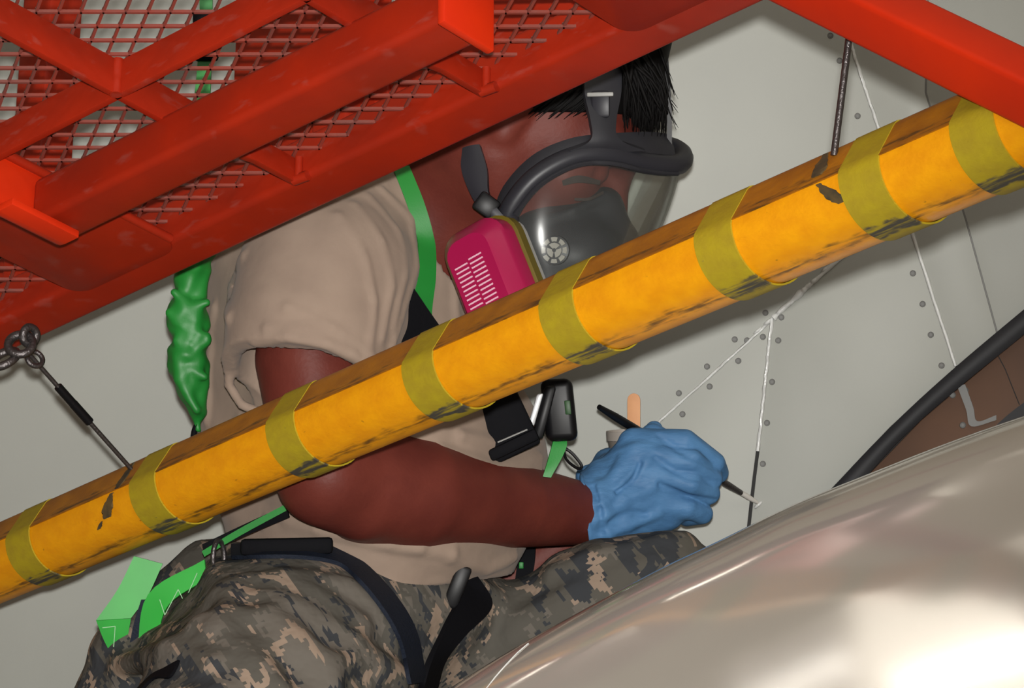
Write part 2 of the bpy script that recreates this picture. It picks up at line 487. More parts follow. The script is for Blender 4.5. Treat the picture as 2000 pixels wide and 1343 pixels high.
# aircraft skin: an overhanging flat side, nearer on the right
YAW = math.radians(11)
W0 = P(900, 700, 3.92)
WX = (RT * math.cos(YAW) - FW * math.sin(YAW)).normalized()
WN = UP.cross(WX)
WN = WN if WN.dot(FW) < 0 else -WN
def W(px, py, off=0.0):
    d = FW + RT * ((px - 1000) / F_PX) + UP * ((671 - py) / F_PX)
    t = (W0 + WN * off - CAM).dot(WN) / d.dot(WN)
    return CAM + d * t
def WF(px, py, off=0.0):                               # the same spot on the skin, lifted along its normal
    return W(px, py, 0) + WN * off
wall = bpy.data.objects.new('wall_aircraft', None); COL.objects.link(wall)
wall.location = W(1000, 1500); wall['kind'] = 'structure'
wall['label'] = 'pale grey painted aircraft skin panels with sealed seams'
def inset(poly, g):
    n = len(poly); out = []
    area = sum(poly[i][0] * poly[(i + 1) % n][1] - poly[(i + 1) % n][0] * poly[i][1] for i in range(n))
    s = 1 if area > 0 else -1
    for i in range(n):
        p0 = np.array(poly[i - 1], float); p1 = np.array(poly[i], float); p2 = np.array(poly[(i + 1) % n], float)
        e1 = (p1 - p0) / np.linalg.norm(p1 - p0); e2 = (p2 - p1) / np.linalg.norm(p2 - p1)
        n1 = np.array([-e1[1], e1[0]]) * s; n2 = np.array([-e2[1], e2[0]]) * s
        b = n1 + n2; L = b @ n1
        out.append(p1 + b / max(L, .3) * g)
    return out
def panel(poly, m='panel_paint', off=0.0, g=1.0, th=0.005, label=None):
    pl = inset(poly, g)
    return prism('panel', [WF(x, y, off) for x, y in pl], [WF(x, y, off - th) for x, y in pl], m, wall, bev=0.0008, label=label)
panel([(-700, -700), (1406, -700), (1765, 402), (1508, 622), (1285, 825), (1100, 995), (400, 1631), (300, 1750), (-700, 1750)])
panel([(1508, 622), (1449, 1150), (1382, 1750), (300, 1750), (400, 1631), (1100, 995), (1285, 825)])
panel([(1765, 402), (1868, 716), (1740, 833), (1621, 958), (1449, 1150), (1508, 622)])
panel([(1406, -700), (1790, -700), (1812, 0), (1808, 180), (1887, 430), (1948, 650), (1868, 716), (1765, 402)])
panel([(1790, -700), (2700, -700), (2700, 20), (2000, 606), (1948, 650), (1887, 430), (1808, 180), (1812, 0)])
panel([(2700, 60), (2700, 1750), (1382, 1750), (1449, 1190), (1702, 918), (1797, 820), (1878, 751), (2000, 651)], 'bronze_panel', -0.012, 0.5,
      label='brown panel behind black seal strip')
obj('panel_backing', [WF(-700, -700, -.02), WF(2700, -700, -.02), WF(2700, 1750, -.02), WF(-700, 1750, -.02)], [(0, 1, 2, 3)], 'panel_gap', wall)
strip('seal_strip', [WF(x, y, .004) for x, y in ((2120, 505), (2000, 604), (1859, 723), (1740, 833), (1621, 958), (1449, 1150))],
      [WF(x, y, .004) for x, y in ((2120, 550), (2000, 653), (1878, 752), (1797, 822), (1702, 920), (1500, 1170))], .008, 'rubber_black', wall,
      bulge=0.003, label='black rubber seal strip')
strip('seal_strip', [WF(x, y, -.004) for x, y in ((2100, 720), (2000, 785), (1940, 835), (1880, 900))],
      [WF(x, y, -.004) for x, y in ((2100, 790), (2000, 850), (1960, 890), (1930, 930))], .006, 'rubber_black', wall, label='black rubber seal strip')
def bead(pts, r, blob=0.3, label='pale sealant bead'):
    c = catmull([(x, y, 0) for x, y in pts], 14)
    rr = [r * (1 + blob * (rng.random() - .3)) for _ in c]
    tube('sealant_bead', [WF(q[0] + rng.uniform(-.8, .8), q[1], r * .1) for q in c], rr, 'sealant', wall, 6, label=label)
bead([(1660, 75), (1672, 118), (1713, 240), (1783, 457), (1866, 714)], .0019)
bead([(1760, 405), (1620, 522), (1510, 620)], .0030, .9)
bead([(1510, 622), (1400, 722), (1285, 825), (1240, 866)], .0015)
bead([(1508, 620), (1495, 740), (1480, 880)], .0019)
strip('seam_gap', [WF(x - 3.5, y, .0002) for x, y in ((1480, 880), (1470, 960), (1449, 1150))], [WF(x + 3.5, y, .0002) for x, y in ((1480, 880), (1470, 960), (1449, 1150))], .0006, 'panel_gap', wall, label='dark open seam')
tube('sealant_bead', [WF(x, y, -.0006) for x, y in ((1800, -300), (1812, 0), (1808, 180), (1887, 430), (1947, 648))], .0012, 'rivet_grey', wall, 6, label='thin grey seam filler')
for x, y, r in ((1500, 628, .0045), (1523, 608, .005), (1546, 590, .004), (1570, 566, .006), (1590, 548, .005), (1612, 525, .004), (1480, 645, .003), (1481, 985, .004)):
    V, Fs = tube_data([WF(x - 7, y + 6, .0005), WF(x, y, .0012), WF(x + 7, y - 6, .0005)], [r * .4, r * .55, r * .35], 6)
    obj('sealant_blob', V, Fs, 'sealant', wall, True)
strip('bracket_bead', [WF(x, y, -.010) for x, y in ((1868, 752), (1886, 800), (1896, 832), (1945, 820))],
      [WF(x, y, -.010) for x, y in ((1884, 750), (1900, 795), (1908, 822), (1945, 810))], .003, 'grey_dim', wall, label='grey sealed bracket edge')
tube('sealant_bead', [WF(1925, 650, -.012), WF(1962, 720, -.012), WF(1990, 790, -.012)], .0006, 'panel_gap', wall, 5)
RIV = [(1495, 610), (1435, 662), (1459, 664), (1490, 657), (1381, 715), (1442, 704), (1326, 767), (1386, 754), (1333, 808), (1526, 619), (1520, 664),
       (1508, 745), (1498, 825), (1490, 905), (1783, 533), (1802, 593), (1818, 653), (1839, 713), (1640, 118), (1675, 226), (1622, 69)]
RB = [(1859, 771), (1884, 762), (1879, 830)]
rv = None
for x, y in RIV + RB:
    off = 0.0006 if (x, y) in RIV else -0.0110
    c = WF(x, y, off)
    if rv is None:
        V = []; Fs = []
        prof = [(0.0, 0.0006), (0.0017, 0.0006), (0.0019, -.0002), (0.0024, -.0002), (0.0030, 0.0003), (0.0036, -0.001)]
        s = 12
        for r_, z_ in prof:
            for k in range(s):
                an = 2 * math.pi * k / s
                V.append(Vector((0, 0, 0)) + WX * (r_ * math.cos(an)) + UP * (r_ * math.sin(an)) + WN * z_)
        for i in range(len(prof) - 1):
            for k in range(s):
                Fs.append((i * s + k, i * s + (k + 1) % s, (i + 1) * s + (k + 1) % s, (i + 1) * s + k))
        rv = obj('rivet', V, Fs, 'rivet_grey', None, smooth=True, angle=50)
        o = rv
    else:
        o = bpy.data.objects.new('rivet', rv.data); COL.objects.link(o)
    o.parent = wall; o.location = c - Vector(wall.location)

# ceiling lights of the hangar (they light the nose from above and mirror in the glossy fairing)
for i, (x, y, l) in enumerate([(-3.2, -2.2, 2.4), (0.6, -2.4, 2.4), (4.2, -2.0, 2.4), (-3.0, -5.5, 2.4), (1.0, -5.6, 2.4), (5.0, -5.4, 2.4)]):
    t = thing('ceiling_light', ['long roof light furthest left in the front row', 'long roof light in the middle of the front row', 'long roof light furthest right in the front row', 'long roof light furthest left in the back row', 'long roof light in the middle of the back row', 'long roof light furthest right in the back row'][i], 'light', (x, y, 7.4), 'hangar roof lights')
    box('housing', (x, y, 7.44), (1, 0, 0), (0, 1, 0), (0, 0, 1), (l, .3, .06), 'grey_plastic', t, .01)
    box('lamp_tube', (x, y, 7.38), (1, 0, 0), (0, 1, 0), (0, 0, 1), (l - .1, .16, .05), 'tube_light', t, .02)

for x0, z0, l, lab in ((-.35, 3.25, 1.3, 'long work light on a stand behind the photographer'), (-1.74, 3.5, .3, 'short work light on a stand behind the photographer')):
    t = thing('work_light', lab, 'light', (x0, -6.0, 0))
    box('lamp_housing', (x0, -6.03, z0), (1, 0, 0), (0, 1, 0), (0, 0, 1), (l + .08, .06, .14), 'grey_plastic', t, .01)
    box('lamp_tube', (x0, -5.985, z0), (1, 0, 0), (0, 1, 0), (0, 0, 1), (l, .05, .07), 'work_lamp', t, .015)
    tube('stand_pole', [Vector((x0, -6.05, .0)), Vector((x0, -6.05, z0))], .025, 'grey_plastic', t, 10)
    for k in range(3):
        an = 2.1 * k + .4
        tube('stand_foot', [Vector((x0, -6.05, .25)), Vector((x0 + .45 * math.cos(an), -6.05 + .45 * math.sin(an), .02))], .018, 'grey_plastic', t, 8)

# ================================================================== MAINTENANCE PLATFORM
O = P(900, 281, 3.12)
def PB(a, b, z): return O + AX * a + BX * b + ZX * z
def plan(px, py, z=0.0):
    d = FW + RT * ((px - 1000) / F_PX) + UP * ((671 - py) / F_PX)
    t = (O.z + z - CAM.z) / d.z
    v = CAM + d * t - O
    return v.dot(AX), v.dot(BX)
plat = thing('maintenance_platform', 'red steel work platform with expanded mesh deck above the man', 'platform', PB(0, -.3, 0))
def pbox(name, a0, a1, b0, b1, z0, z1, m='red_paint', bev=0.0015, seg=2, label=None):
    return box(name, PB((a0 + a1) / 2, (b0 + b1) / 2, (z0 + z1) / 2), AX, BX, ZX, (a1 - a0, b1 - b0, z1 - z0), m, plat, bev, seg, label)
DZ = 0.021
aR = plan(1520, -10)[0]
pbox('edge_beam', -1.35, aR + .03, -.05, 0, 0, .046, bev=.007, seg=4)
pbox('toe_board', -1.35, aR + .03, -.006, 0, .046, .15)
# cross bars standing on edge
for px, py in ((612, 367), (973, 192), (-255, 760)):
    a = plan(px, py)[0]
    prism('cross_bar', [PB(a - .007, b, z) for b, z in ((-.95, -.013), (-.16, -.013), (-.10, -.003), (-.049, -.003), (-.049, DZ), (-.95, DZ))],
          [PB(a, b, z) for b, z in ((-.95, -.013), (-.16, -.013), (-.10, -.003), (-.049, -.003), (-.049, DZ), (-.95, DZ))], 'red_paint', plat, .0008)
b1 = plan(245, 176, -.013)[1]
pbox('deck_bar', -1.3, aR, b1, b1 + .007, -.013, DZ, bev=.001)
pbox('deck_bar', -1.3, aR, -.95, -.943, 0, DZ, bev=.001)
# flat cover plates under the deck
def cover(a0, a1, b0, b1c, r=.02):
    pts = [(a0, b0), (a1, b0)]
    for cx, cy, s0 in ((a1 - r, b1c - r, 0), (a0 + r, b1c - r, 90)):
        for k in range(6):
            an = math.radians(s0 + 90 * k / 5); pts.append((cx + r * math.cos(an), cy + r * math.sin(an)))
    prism('cover_plate', [PB(a, b, -.002) for a, b in pts], [PB(a, b, .006) for a, b in pts], 'red_paint', plat, .0012)
a_c1 = plan(383, 495)[0]; a_c0 = plan(185, 588)[0]
cover(a_c0, a_c1, -.75, -.036)
tube('weld_bead', [PB(a_c1, -.5, .002), PB(a_c1, -.05, .002)], .0045, 'red_paint', plat, 8)
a_d0 = plan(1240, 75)[0]
cover(a_d0, a_d0 + .22, -.5, -.036)
# welded joints at the beam
for px, py in ((612, 367), (973, 192)):
    a = plan(px, py)[0]
    tube('weld_bead', [PB(a + .002, -.052, .001), PB(a + .002, -.052, DZ)], .004, 'red_paint', plat, 8)
    tube('weld_bead', [PB(a - .004, -.052, .0), PB(a + .012, -.050, .0)], .005, 'red_paint', plat, 8)
# lower beam crossing under the deck
ZB = -.053
bn = plan(500, 217, ZB)[1]; bf = plan(500, 298, ZB)[1]
aL = plan(50, 432, ZB)[0]; aE = plan(888, 40, ZB)[0]
pbox('lower_beam', aL, aE, bn, bf, ZB, -.008, bev=.007, seg=4)
# end brackets of the lower beam
def bracket(a, b0, b1, zlow, ztop, fl=None):
    if fl is None:
        box('end_bracket', PB(a + .003, (b0 + b1) / 2, (zlow + ztop) / 2), AX, BX, ZX, (.008, b1 - b0, ztop - zlow), 'red_lit', plat, .002)
    else:
        prof = [(a - .007, ztop), (a, ztop), (a, zlow + .016)]
        for k in range(6):
            an = math.radians(180 + 90 * k / 5); prof.append((a + .012 + .012 * math.cos(an), zlow + .016 + .012 * math.sin(an)))
        prof += [(a + fl, zlow + .004), (a + fl, zlow - .003)]
        for k in range(6):
            an = math.radians(270 - 90 * k / 5); prof.append((a + .012 + .019 * math.cos(an), zlow + .016 + .019 * math.sin(an)))
        prism('end_bracket', [PB(x, b1, z) for x, z in prof], [PB(x, b0, z) for x, z in prof], 'red_lit', plat, .001)
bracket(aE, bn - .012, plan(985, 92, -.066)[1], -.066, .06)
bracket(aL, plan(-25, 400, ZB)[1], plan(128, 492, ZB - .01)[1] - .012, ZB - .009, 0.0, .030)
# guard posts on the edge, seen through the mesh
for px, py in ((86, 650), (700, 365)):
    a, b = plan(px, py)
    pbox('guard_post', a - .022, a + .022, -.046, -.002, .04, .75, bev=.005)
a, b = plan(86, 650)
pbox('guard_rail', -1.3, aR, -.04, -.004, .70, .74, bev=.005)
pbox('kick_plate', plan(455, 485)[0], plan(770, 342)[0], -.010, -.006, .04, .26)
for px, py in ((612, 367), (973, 192)):
    a = plan(px, py)[0]
    tube('weld_bead', [PB(a - .001, b1 - .001, -.0135), PB(a - .001, b1 - .001, DZ)], .0055, 'red_paint', plat, 10)
# expanded-metal deck
def deck_mesh():
    V = []; Fs = []
    w = .0025; t = .0028
    e1 = Vector((.0139, .0123)); e2 = Vector((.0198, -.0115))
    def bar(a0, b0, a1, b1, z0, z1):
        d = Vector((a1 - a0, b1 - b0)); L = d.length; n = Vector((-d.y, d.x)) / L * (w / 2); e = d / L * (w * .3)
        base = len(V)
        for (aa, bb, zz), sg in (((a0, b0, z0), -1), ((a1, b1, z1), 1)):
            for s1, s2 in ((-1, 0), (1, 0), (1, 1), (-1, 1)):
                V.append(PB(aa + e.x * sg + n.x * s1, bb + e.y * sg + n.y * s1, DZ + zz + t * s2))
        Fs.extend([tuple(base + i for i in q) for q in ((0, 1, 2, 3), (7, 6, 5, 4), (0, 4, 5, 1), (1, 5, 6, 2), (2, 6, 7, 3), (3, 7, 4, 0))])
    for i in range(-90, 90):
        for j in range(-90, 90):
            n = e1 * i + e2 * j
            if not (-1.0 < n.x < aR and -.93 < n.y < -.03): continue
            bar(n.x, n.y, n.x + e1.x, n.y + e1.y, 0, .0)
            bar(n.x, n.y, n.x + e2.x, n.y + e2.y, 0.001, .0025)
    o = obj('mesh_deck', V, Fs, 'red_mesh', plat); o['kind'] = 'stuff'
deck_mesh()
# sloping square brace on the right
def sq_tube(name, p0, p1, w, upv, parent, m='red_paint', bev=.005):
    ax = (p1 - p0).normalized(); ay = ax.cross(upv).normalized(); az = ay.cross(ax)
    return box(name, (p0 + p1) / 2, ax, ay, az, ((p1 - p0).length, w, w), m, parent, bev, 3)
sq_tube('brace_tube', P(1570, -40, 2.76).lerp(P(2140, 238, 2.52), -.55), P(1570, -40, 2.76).lerp(P(2140, 238, 2.52), 1.6), .040, (UP * .80 - FW * .6), plat, 'red_lit')

# ================================================================== YELLOW BUMPER PAD
def pd(x): return 1 / (1 / 3.1 + 5.4e-5 * (x - 900))
def padc(x): return P(x, 972 - .4275 * (x - 300), pd(x))
p_lo, p_hi = padc(-420), padc(2500)
PAX = (p_hi - p_lo).normalized(); PLEN = (p_hi - p_lo).length
PE2 = (-FW + PAX * FW.dot(PAX)).normalized()            # outwards, to the viewer's side
PE1 = PAX.cross(PE2); PE1 = PE1 if PE1.dot(UP) > 0 else -PE1
def prad(s): return .0372 + (.0398 - .0372) * s / PLEN
def s_of(x): return (padc(x) - p_lo).dot(PAX)
def sect(phi, r):
    """cross-section: round below, flat folded facet above; phi from front, positive up"""
    y, w = math.sin(phi), math.cos(phi)
    lim = math.asin(.56)
    if lim < phi < math.pi - .2:
        a = (phi - lim) / (math.pi / 2 - lim)
        if a <= 1:
            y, w = .56 + .44 * a, math.cos(lim) * (1 - a)
    return y * r, w * r
def ppt(s, phi, off=0.0):
    y, w = sect(phi, 1.0); r = prad(s) + off
    return p_lo + PAX * s + PE1 * (y * r) + PE2 * (w * r)
pad = thing('bumper_pad', 'long yellow padded bumper tube with tape bands hanging below the red platform', 'bumper', p_lo.lerp(p_hi, .5))
def pad_patch(name, s0, s1, f0, f1, off, th, m, ns=2, nf=24, label=None, ragged=None):
    V = []; Fs = []; UVs = []
    for side in (off, off - th):
        for i in range(ns + 1):
            for j in range(nf + 1):
                f = f0 + (f1 - f0) * j / nf
                u = i / ns
                a0, a1 = s0, s1
                if ragged: a0, a1 = ragged(j / nf)
                V.append(ppt(a0 + (a1 - a0) * u, f, side)); UVs.append((a0 + (a1 - a0) * u, f))
    W1 = nf + 1; o2 = (ns + 1) * W1
    for i in range(ns):
        for j in range(nf):
            a = i * W1 + j
            Fs.append((a, a + W1, a + W1 + 1, a + 1)); Fs.append((o2 + a, o2 + a + 1, o2 + a + W1 + 1, o2 + a + W1))
    for j in range(nf):
        a = j; b = ns * W1 + j
        Fs.append((a, a + 1, o2 + a + 1, o2 + a)); Fs.append((b, o2 + b, o2 + b + 1, b + 1))
    for i in range(ns):
        a = i * W1; b = a + nf
        Fs.append((a, o2 + a, o2 + a + W1, a + W1)); Fs.append((b, b + W1, o2 + b + W1, o2 + b))
    o = obj(name, V, Fs, m, pad, smooth=True, angle=35, label=label)
    uv = o.data.uv_layers.new(name='around')
    for lp in o.data.loops: uv.data[lp.index].uv = UVs[lp.vertex_index]
    return o
LIM = math.asin(.56)
for s_e in (.0, PLEN):
    obj('end_cap', [ppt(s_e, f * math.pi / 24, -.003) for f in range(48)], [tuple(range(48))], 'pad_flap', pad)
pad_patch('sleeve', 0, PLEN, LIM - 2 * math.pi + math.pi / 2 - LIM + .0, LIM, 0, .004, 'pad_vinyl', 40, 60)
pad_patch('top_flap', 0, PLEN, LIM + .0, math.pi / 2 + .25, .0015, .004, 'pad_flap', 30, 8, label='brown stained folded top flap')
bandx = [100, 345, 616, 886, 1158, 1466, 1752, 1972]
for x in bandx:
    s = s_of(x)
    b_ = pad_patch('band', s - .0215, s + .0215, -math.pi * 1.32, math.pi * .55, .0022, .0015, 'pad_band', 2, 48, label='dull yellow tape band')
def tear(x, f0, f1, wd, lean):
    s = s_of(x)
    def rag(v):
        c = s + lean * v; k = wd * (.35 + .65 * math.sin(math.pi * min(1, v + .12))) * rng.uniform(.7, 1.1)
        return c - k / 2, c + k / 2
    pad_patch('tear', s, s, f0, f1, .0012 if f0 < LIM else .0026, .001, 'foam_dark', 2, 12, label='torn dark hole in the cover', ragged=rag)
tear(1708, .02, .55, .015, -.020)
tear(1664, .80, 1.5, .018, -.004)
tear(268, .0, .55, .020, .014)
tear(296, .6, 1.5, .013, .0)
tear(245, -.18, -.02, .008, .01)

# ================================================================== WIRE CABLES
c1a, c1b = P(58, 692, 3.36), ppt(s_of(300), 1.25, .002)
t = thing('wire_cable', 'thin steel cable with ring clipped under left platform edge', 'cable', c1b)
tube('cable', [c1a.lerp(c1b, k / 6) for k in range(7)], .0022, 'wire_steel', t, 8)
dr = (c1b - c1a).normalized()
for s, l, r in ((.055, .026, .0042), (.085, .026, .0045)):
    tube('crimp_sleeve', [c1a + dr * (s * .8), c1a + dr * (s * .8 + l)], r, 'black_plastic', t, 10)
def ring(name, c, r, rr, ax, ay, parent, m='wire_steel'):
    tube(name, [c + ax * (r * math.cos(2 * math.pi * k / 24)) + ay * (r * math.sin(2 * math.pi * k / 24)) for k in range(24)], rr, m, parent, 8, True)
ring('ring', P(40, 672, 3.33), .0115, .0042, RT, (UP * .8 + FW * .6), t)
ring('link', P(58, 655, 3.335), .008, .004, (RT * .7 + FW * .7), UP, t)
ring('cable_eye', P(68, 700, 3.35), .008, .0025, (RT * .7 - UP * .7), (RT * .5 + UP * .5 + FW * .7), t)
ring('link', P(8, 700, 3.33), .013, .0042, (RT * .9 + UP * .3), (FW * .8 + UP * .5), t)
c2a, c2b = P(1660, 60, 2.75), ppt(s_of(1680), 1.3, .002)
t = thing('wire_cable', 'vertical steel cable hanging from right red brace to the pad', 'cable', c2b)
tube('cable', [c2a.lerp(c2b, k / 6) for k in range(7)], .0028, 'wire_steel', t, 8)

# ================================================================== PERSON
man = thing('person', 'man in sand t-shirt and camouflage trousers crouching and painting the skin', 'person', QW(620, 1500, -.1))
# head frame (body coordinates: x right, y up, w towards viewer)
def nrm(v): v = np.array(v, float); return v / np.linalg.norm(v)
HF = nrm((.80, -.56, .10)); HU = nrm(np.array((.57, .82, 0)) - HF * np.dot((.57, .82, 0), HF)); HS = np.cross(HF, HU)
if HS[2] < 0: HS = -HS
HC = Q(1045, 232, -.03)
def H(f, u, s): return HC + HF * f + HU * u + HS * s
HAX = [HF, HU, HS]
skull = ball(H(0, .01, 0), (.098, .100, .078), HAX)
face = cone_chain([(H(.045, -.015, 0), .062), (H(.055, -.085, 0), .040), (H(.06, -.115, 0), .026)])
jaw = uni(.03, cone_chain([(H(-.005, -.05, .050), .026), (H(.05, -.105, .022), .022)]), cone_chain([(H(-.005, -.05, -.05), .026), (H(.05, -.105, -.022), .022)]))
brow = cone_chain([(H(.078, .018, .045), .016), (H(.090, .022, 0), .018), (H(.078, .018, -.045), .016)])
cheek = uni(.02, ball(H(.062, -.035, .042), (.024, .02, .024)), ball(H(.062, -.035, -.042), (.024, .02, .024)))
nose = cone_chain([(H(.098, .005, 0), .010), (H(.122, -.042, 0), .015), (H(.105, -.05, 0), .016)])
ear = uni(.006, ball(H(-.012, -.005, .079), (.018, .032, .009), HAX), ball(H(-.006, -.03, .079), (.010, .012, .008), HAX))
socket = ball(H(.102, -.008, .036), (.022, .013, .020), HAX)
neck = cone_chain([(H(-.03, -.06, 0), .062), (Q(850, 440, -.08), .064), (Q(760, 500, -.10), .085)])
TW = -.12
torso_c = [(Q(690, 1130, TW), .125), (Q(735, 940, TW), .128), (Q(690, 680, TW), .128), (Q(715, 520, TW), .105)]
SQ = (1, 1, .80)
torso = cone_chain([(p, r - .008) for p, r in torso_c], SQ)
ar_near = [(Q(645, 540, .035), .062), (Q(606, 700, .06), .053), (Q(640, 925, .08), .047)]
fa_near = [(Q(640, 925, .08), .047), (Q(720, 945, .05), .0525), (Q(820, 962, .02), .0525), (Q(1000, 985, -.08), .043), (Q(1130, 1001, -.155), .0325), (Q(1160, 1000, -.163), .029), (Q(1200, 985, -.18), .025)]
elb = [(Q(612, 950, .085), .028), (Q(700, 985, .06), .032)]
ar_far = [(Q(770, 560, -.30), .06), (Q(960, 1160, -.28), .045), (Q(1140, 1030, -.27), .032), (Q(1190, 960, -.27), .03)]
sk = uni(.022, skull, face, jaw, brow, cheek)
def body_f(X):
    r = sk(X)
    r = smin(r, nose(X), .012); r = smin(r, ear(X), .006)
    s_ = -socket(X); r = np.maximum(r, s_) + np.clip(.012 - np.abs(r - s_), 0, None) ** 2 / .048
    r = smin(r, ball(H(.082, -.010, .036), (.014, .014, .014))(X), .004)
    r = smin(r, neck(X), .05)
    r = smin(r, torso(X), .06)
    r = smin(r, uni(.012, cone_chain(ar_near), cone_chain(fa_near), cone_chain(elb))(X), .03)
    r = smin(r, cone_chain(ar_far)(X), .03)
    return r
lo, hi = bounds(Q(430, 1180, -.42), Q(1420, 0, .20), pad=.04)
sdf_obj('body', body_f, lo, hi, .0048, 'skin', man)
# t-shirt
slv = cone_chain([(Q(670, 440, -.02), .072), (Q(640, 540, .03), .086), (Q(612, 640, .055), .084), (Q(602, 760, .062), .088)])
slv_in = cone_chain([(Q(606, 700, .058), .066), (Q(602, 760, .06), .076), (Q(600, 880, .062), .086)])
hem = half(Q(560, 662, .14), (-.22, -1, .42))
sh_torso = cone_chain([(Q(700, 1110, TW), .120), (Q(760, 960, TW), .136), (Q(715, 720, TW), .134), (Q(700, 600, TW), .138), (Q(745, 480, TW), .112), (Q(800, 445, -.10), .09)], SQ)
sh_far = cone_chain([(Q(760, 520, -.27), .085), (Q(800, 700, -.30), .085)])
sh_belly = uni(.03, cone_chain([(Q(900, 890, -.14), .085), (Q(860, 1060, -.14), .072)]), cone_chain([(Q(545, 560, -.14), .068), (Q(520, 760, -.14), .064), (Q(515, 900, -.14), .064), (Q(610, 1040, -.14), .07)]))
sh_col = cone_chain([(Q(800, 470, -.09), .085), (Q(850, 440, -.085), .074)])
folds = [([(745, 372), (800, 430), (812, 520), (785, 610), (765, 680)], .0026), ([(718, 385), (775, 450), (790, 540), (765, 640)], .0022),
         ([(690, 400), (745, 470), (765, 560), (745, 660)], .0022), ([(660, 420), (712, 500), (732, 590), (722, 670)], .002),
         ([(860, 380), (905, 470), (935, 560)], .004), ([(880, 400), (925, 470), (965, 550)], .0035), ([(855, 450), (885, 530), (890, 620)], .0035),
         ([(480, 500), (455, 560), (450, 620)], .005), ([(560, 600), (650, 640), (725, 695)], .0028), ([(520, 640), (600, 640), (690, 690)], .0026),
         ([(860, 880), (960, 915), (1050, 895)], .006), ([(900, 850), (980, 870), (1040, 850)], .005), ([(900, 905), (980, 925), (1050, 915)], .004),
         ([(520, 1020), (620, 1030), (760, 1060), (880, 1078)], .006), ([(560, 1010), (690, 1045), (820, 1068)], .005), ([(880, 1085), (950, 1110), (1000, 1085)], .006),
         ([(420, 600), (412, 700), (405, 820)], .004), ([(470, 820), (440, 880), (430, 930)], .004),
         ([(500, 668), (560, 656), (640, 672), (720, 712)], .004)]
def shirt_base(X):
    s = np.maximum(slv(X), hem(X))
    s = np.maximum(s, -slv_in(X))
    r = smin(sh_torso(X), sh_belly(X), .05)
    r = smin(r, sh_far(X), .05); r = smin(r, sh_col(X), .03)
    return smin(r, s, .022)
def chest_base(X):
    r = smin(sh_torso(X), sh_belly(X), .05)
    return smin(r, sh_col(X), .03)
WS = np.linspace(.34, -.42, 190)
def drape(f, px, py, off=0.0, default=None):
    """depth at which the line of points at this spot meets the surface"""
    X = np.array([Q(px, py, w) for w in WS]); v = f(X) - off
    k = np.argmax(v < 0)
    if not (v < 0).any(): return default
    if k == 0: return WS[0]
    return WS[k] + (WS[k - 1] - WS[k]) * (v[k] / (v[k] - v[k - 1]))
def dpath(f, pts, off, dflt=-.1):
    out = []; last = dflt
    for p in pts:
        w = drape(f, p[0], p[1], off, None); w = last if w is None else w; last = w
        out.append((p[0], p[1], w))
    return out
folds = [(dpath(shirt_base, p, -.0005), r) for p, r in folds]
folds.append(([(492, 664, .10), (466, 684, .06), (449, 715, .035), (447, 750, .025), (472, 790, .02), (508, 804, .02)], .0045))
fold_f = [cone_chain([(Q(*p), r) for p in pts]) for pts, r in folds]
def shirt_f(X):
    r = shirt_base(X)
    # soft crumple of the cloth
    wv = .0014 * np.sin(X[:, 0] * 62 + X[:, 1] * 38 + 2.2 * np.sin(X[:, 1] * 27)) * np.sin(X[:, 1] * 43 - X[:, 0] * 21 + X[:, 2] * 30)
    r = r + wv
    for g in fold_f: r = smin(r, g(X), .0075)
    # neck opening and waist
    col = cone_chain([(Q(812, 395, -.06), .052), (Q(900, 470, -.05), .064), (H(-.03, -.06, 0), .09)])
    r = np.maximum(r, -col(X))
    r = np.maximum(r, half(Q(700, 1150, 0), (.05, -1, 0))(X))
    return r
lo, hi = bounds(Q(380, 1180, -.42), Q(1100, 250, .18), pad=.03)
sdf_obj('t_shirt', shirt_f, lo, hi, .0038, 'sand_cotton', man)
# trousers
tr_pel = uni(.05, ball(Q(650, 1180, -.12), (.145, .075, .17)), ball(Q(800, 1200, -.14), (.09, .075, .14)))
tr_left = cone_chain([(Q(395, 1165, -.12), .05), (Q(500, 1110, -.12), .055)])
tr_near = cone_chain([(Q(640, 1215, -.10), .115), (Q(560, 1330, .03), .128), (Q(500, 1430, .13), .118), (Q(430, 1560, .24), .095)])
tr_hip = cone_chain([(Q(385, 1210, -.10), .045), (Q(330, 1330, -.06), .085), (Q(300, 1500, -.04), .10)])
tr_far = cone_chain([(Q(780, 1330, -.16), .085), (Q(1010, 1290, -.13), .074), (Q(1180, 1165, -.12), .060), (Q(1310, 1112, -.12), .042), (Q(1370, 1180, -.12), .055), (Q(1380, 1600, -.15), .05)])
tfold = [([(430, 1170), (560, 1185), (690, 1260), (770, 1343)], .010), ([(400, 1225), (520, 1210), (600, 1270), (640, 1343)], .012),
         ([(560, 1130), (680, 1150), (760, 1230)], .008), ([(300, 1260), (420, 1240), (500, 1300), (540, 1343)], .010), ([(480, 1140), (600, 1160), (700, 1220)], .007),
         ([(640, 1300), (700, 1290), (770, 1320)], .009), ([(420, 1110), (450, 1160), (440, 1230)], .009), ([(240, 1300), (330, 1270), (420, 1300)], .010),
         ([(1010, 1215), (1120, 1160), (1260, 1100)], .007), ([(1000, 1250), (1150, 1180), (1300, 1095)], .006), ([(880, 1100), (930, 1140), (965, 1170)], .005),
         ([(1080, 1120), (1180, 1085), (1290, 1060)], .005)]
def trs_base(X):
    r = smin(tr_pel(X), tr_near(X), .03); r = smin(r, tr_hip(X), .03); r = smin(r, tr_left(X), .03); return smin(r, tr_far(X), .03)
tfold = [(dpath(trs_base, p, -.001), r) for p, r in tfold]
tf = [cone_chain([(Q(*p), r) for p in pts]) for pts, r in tfold]
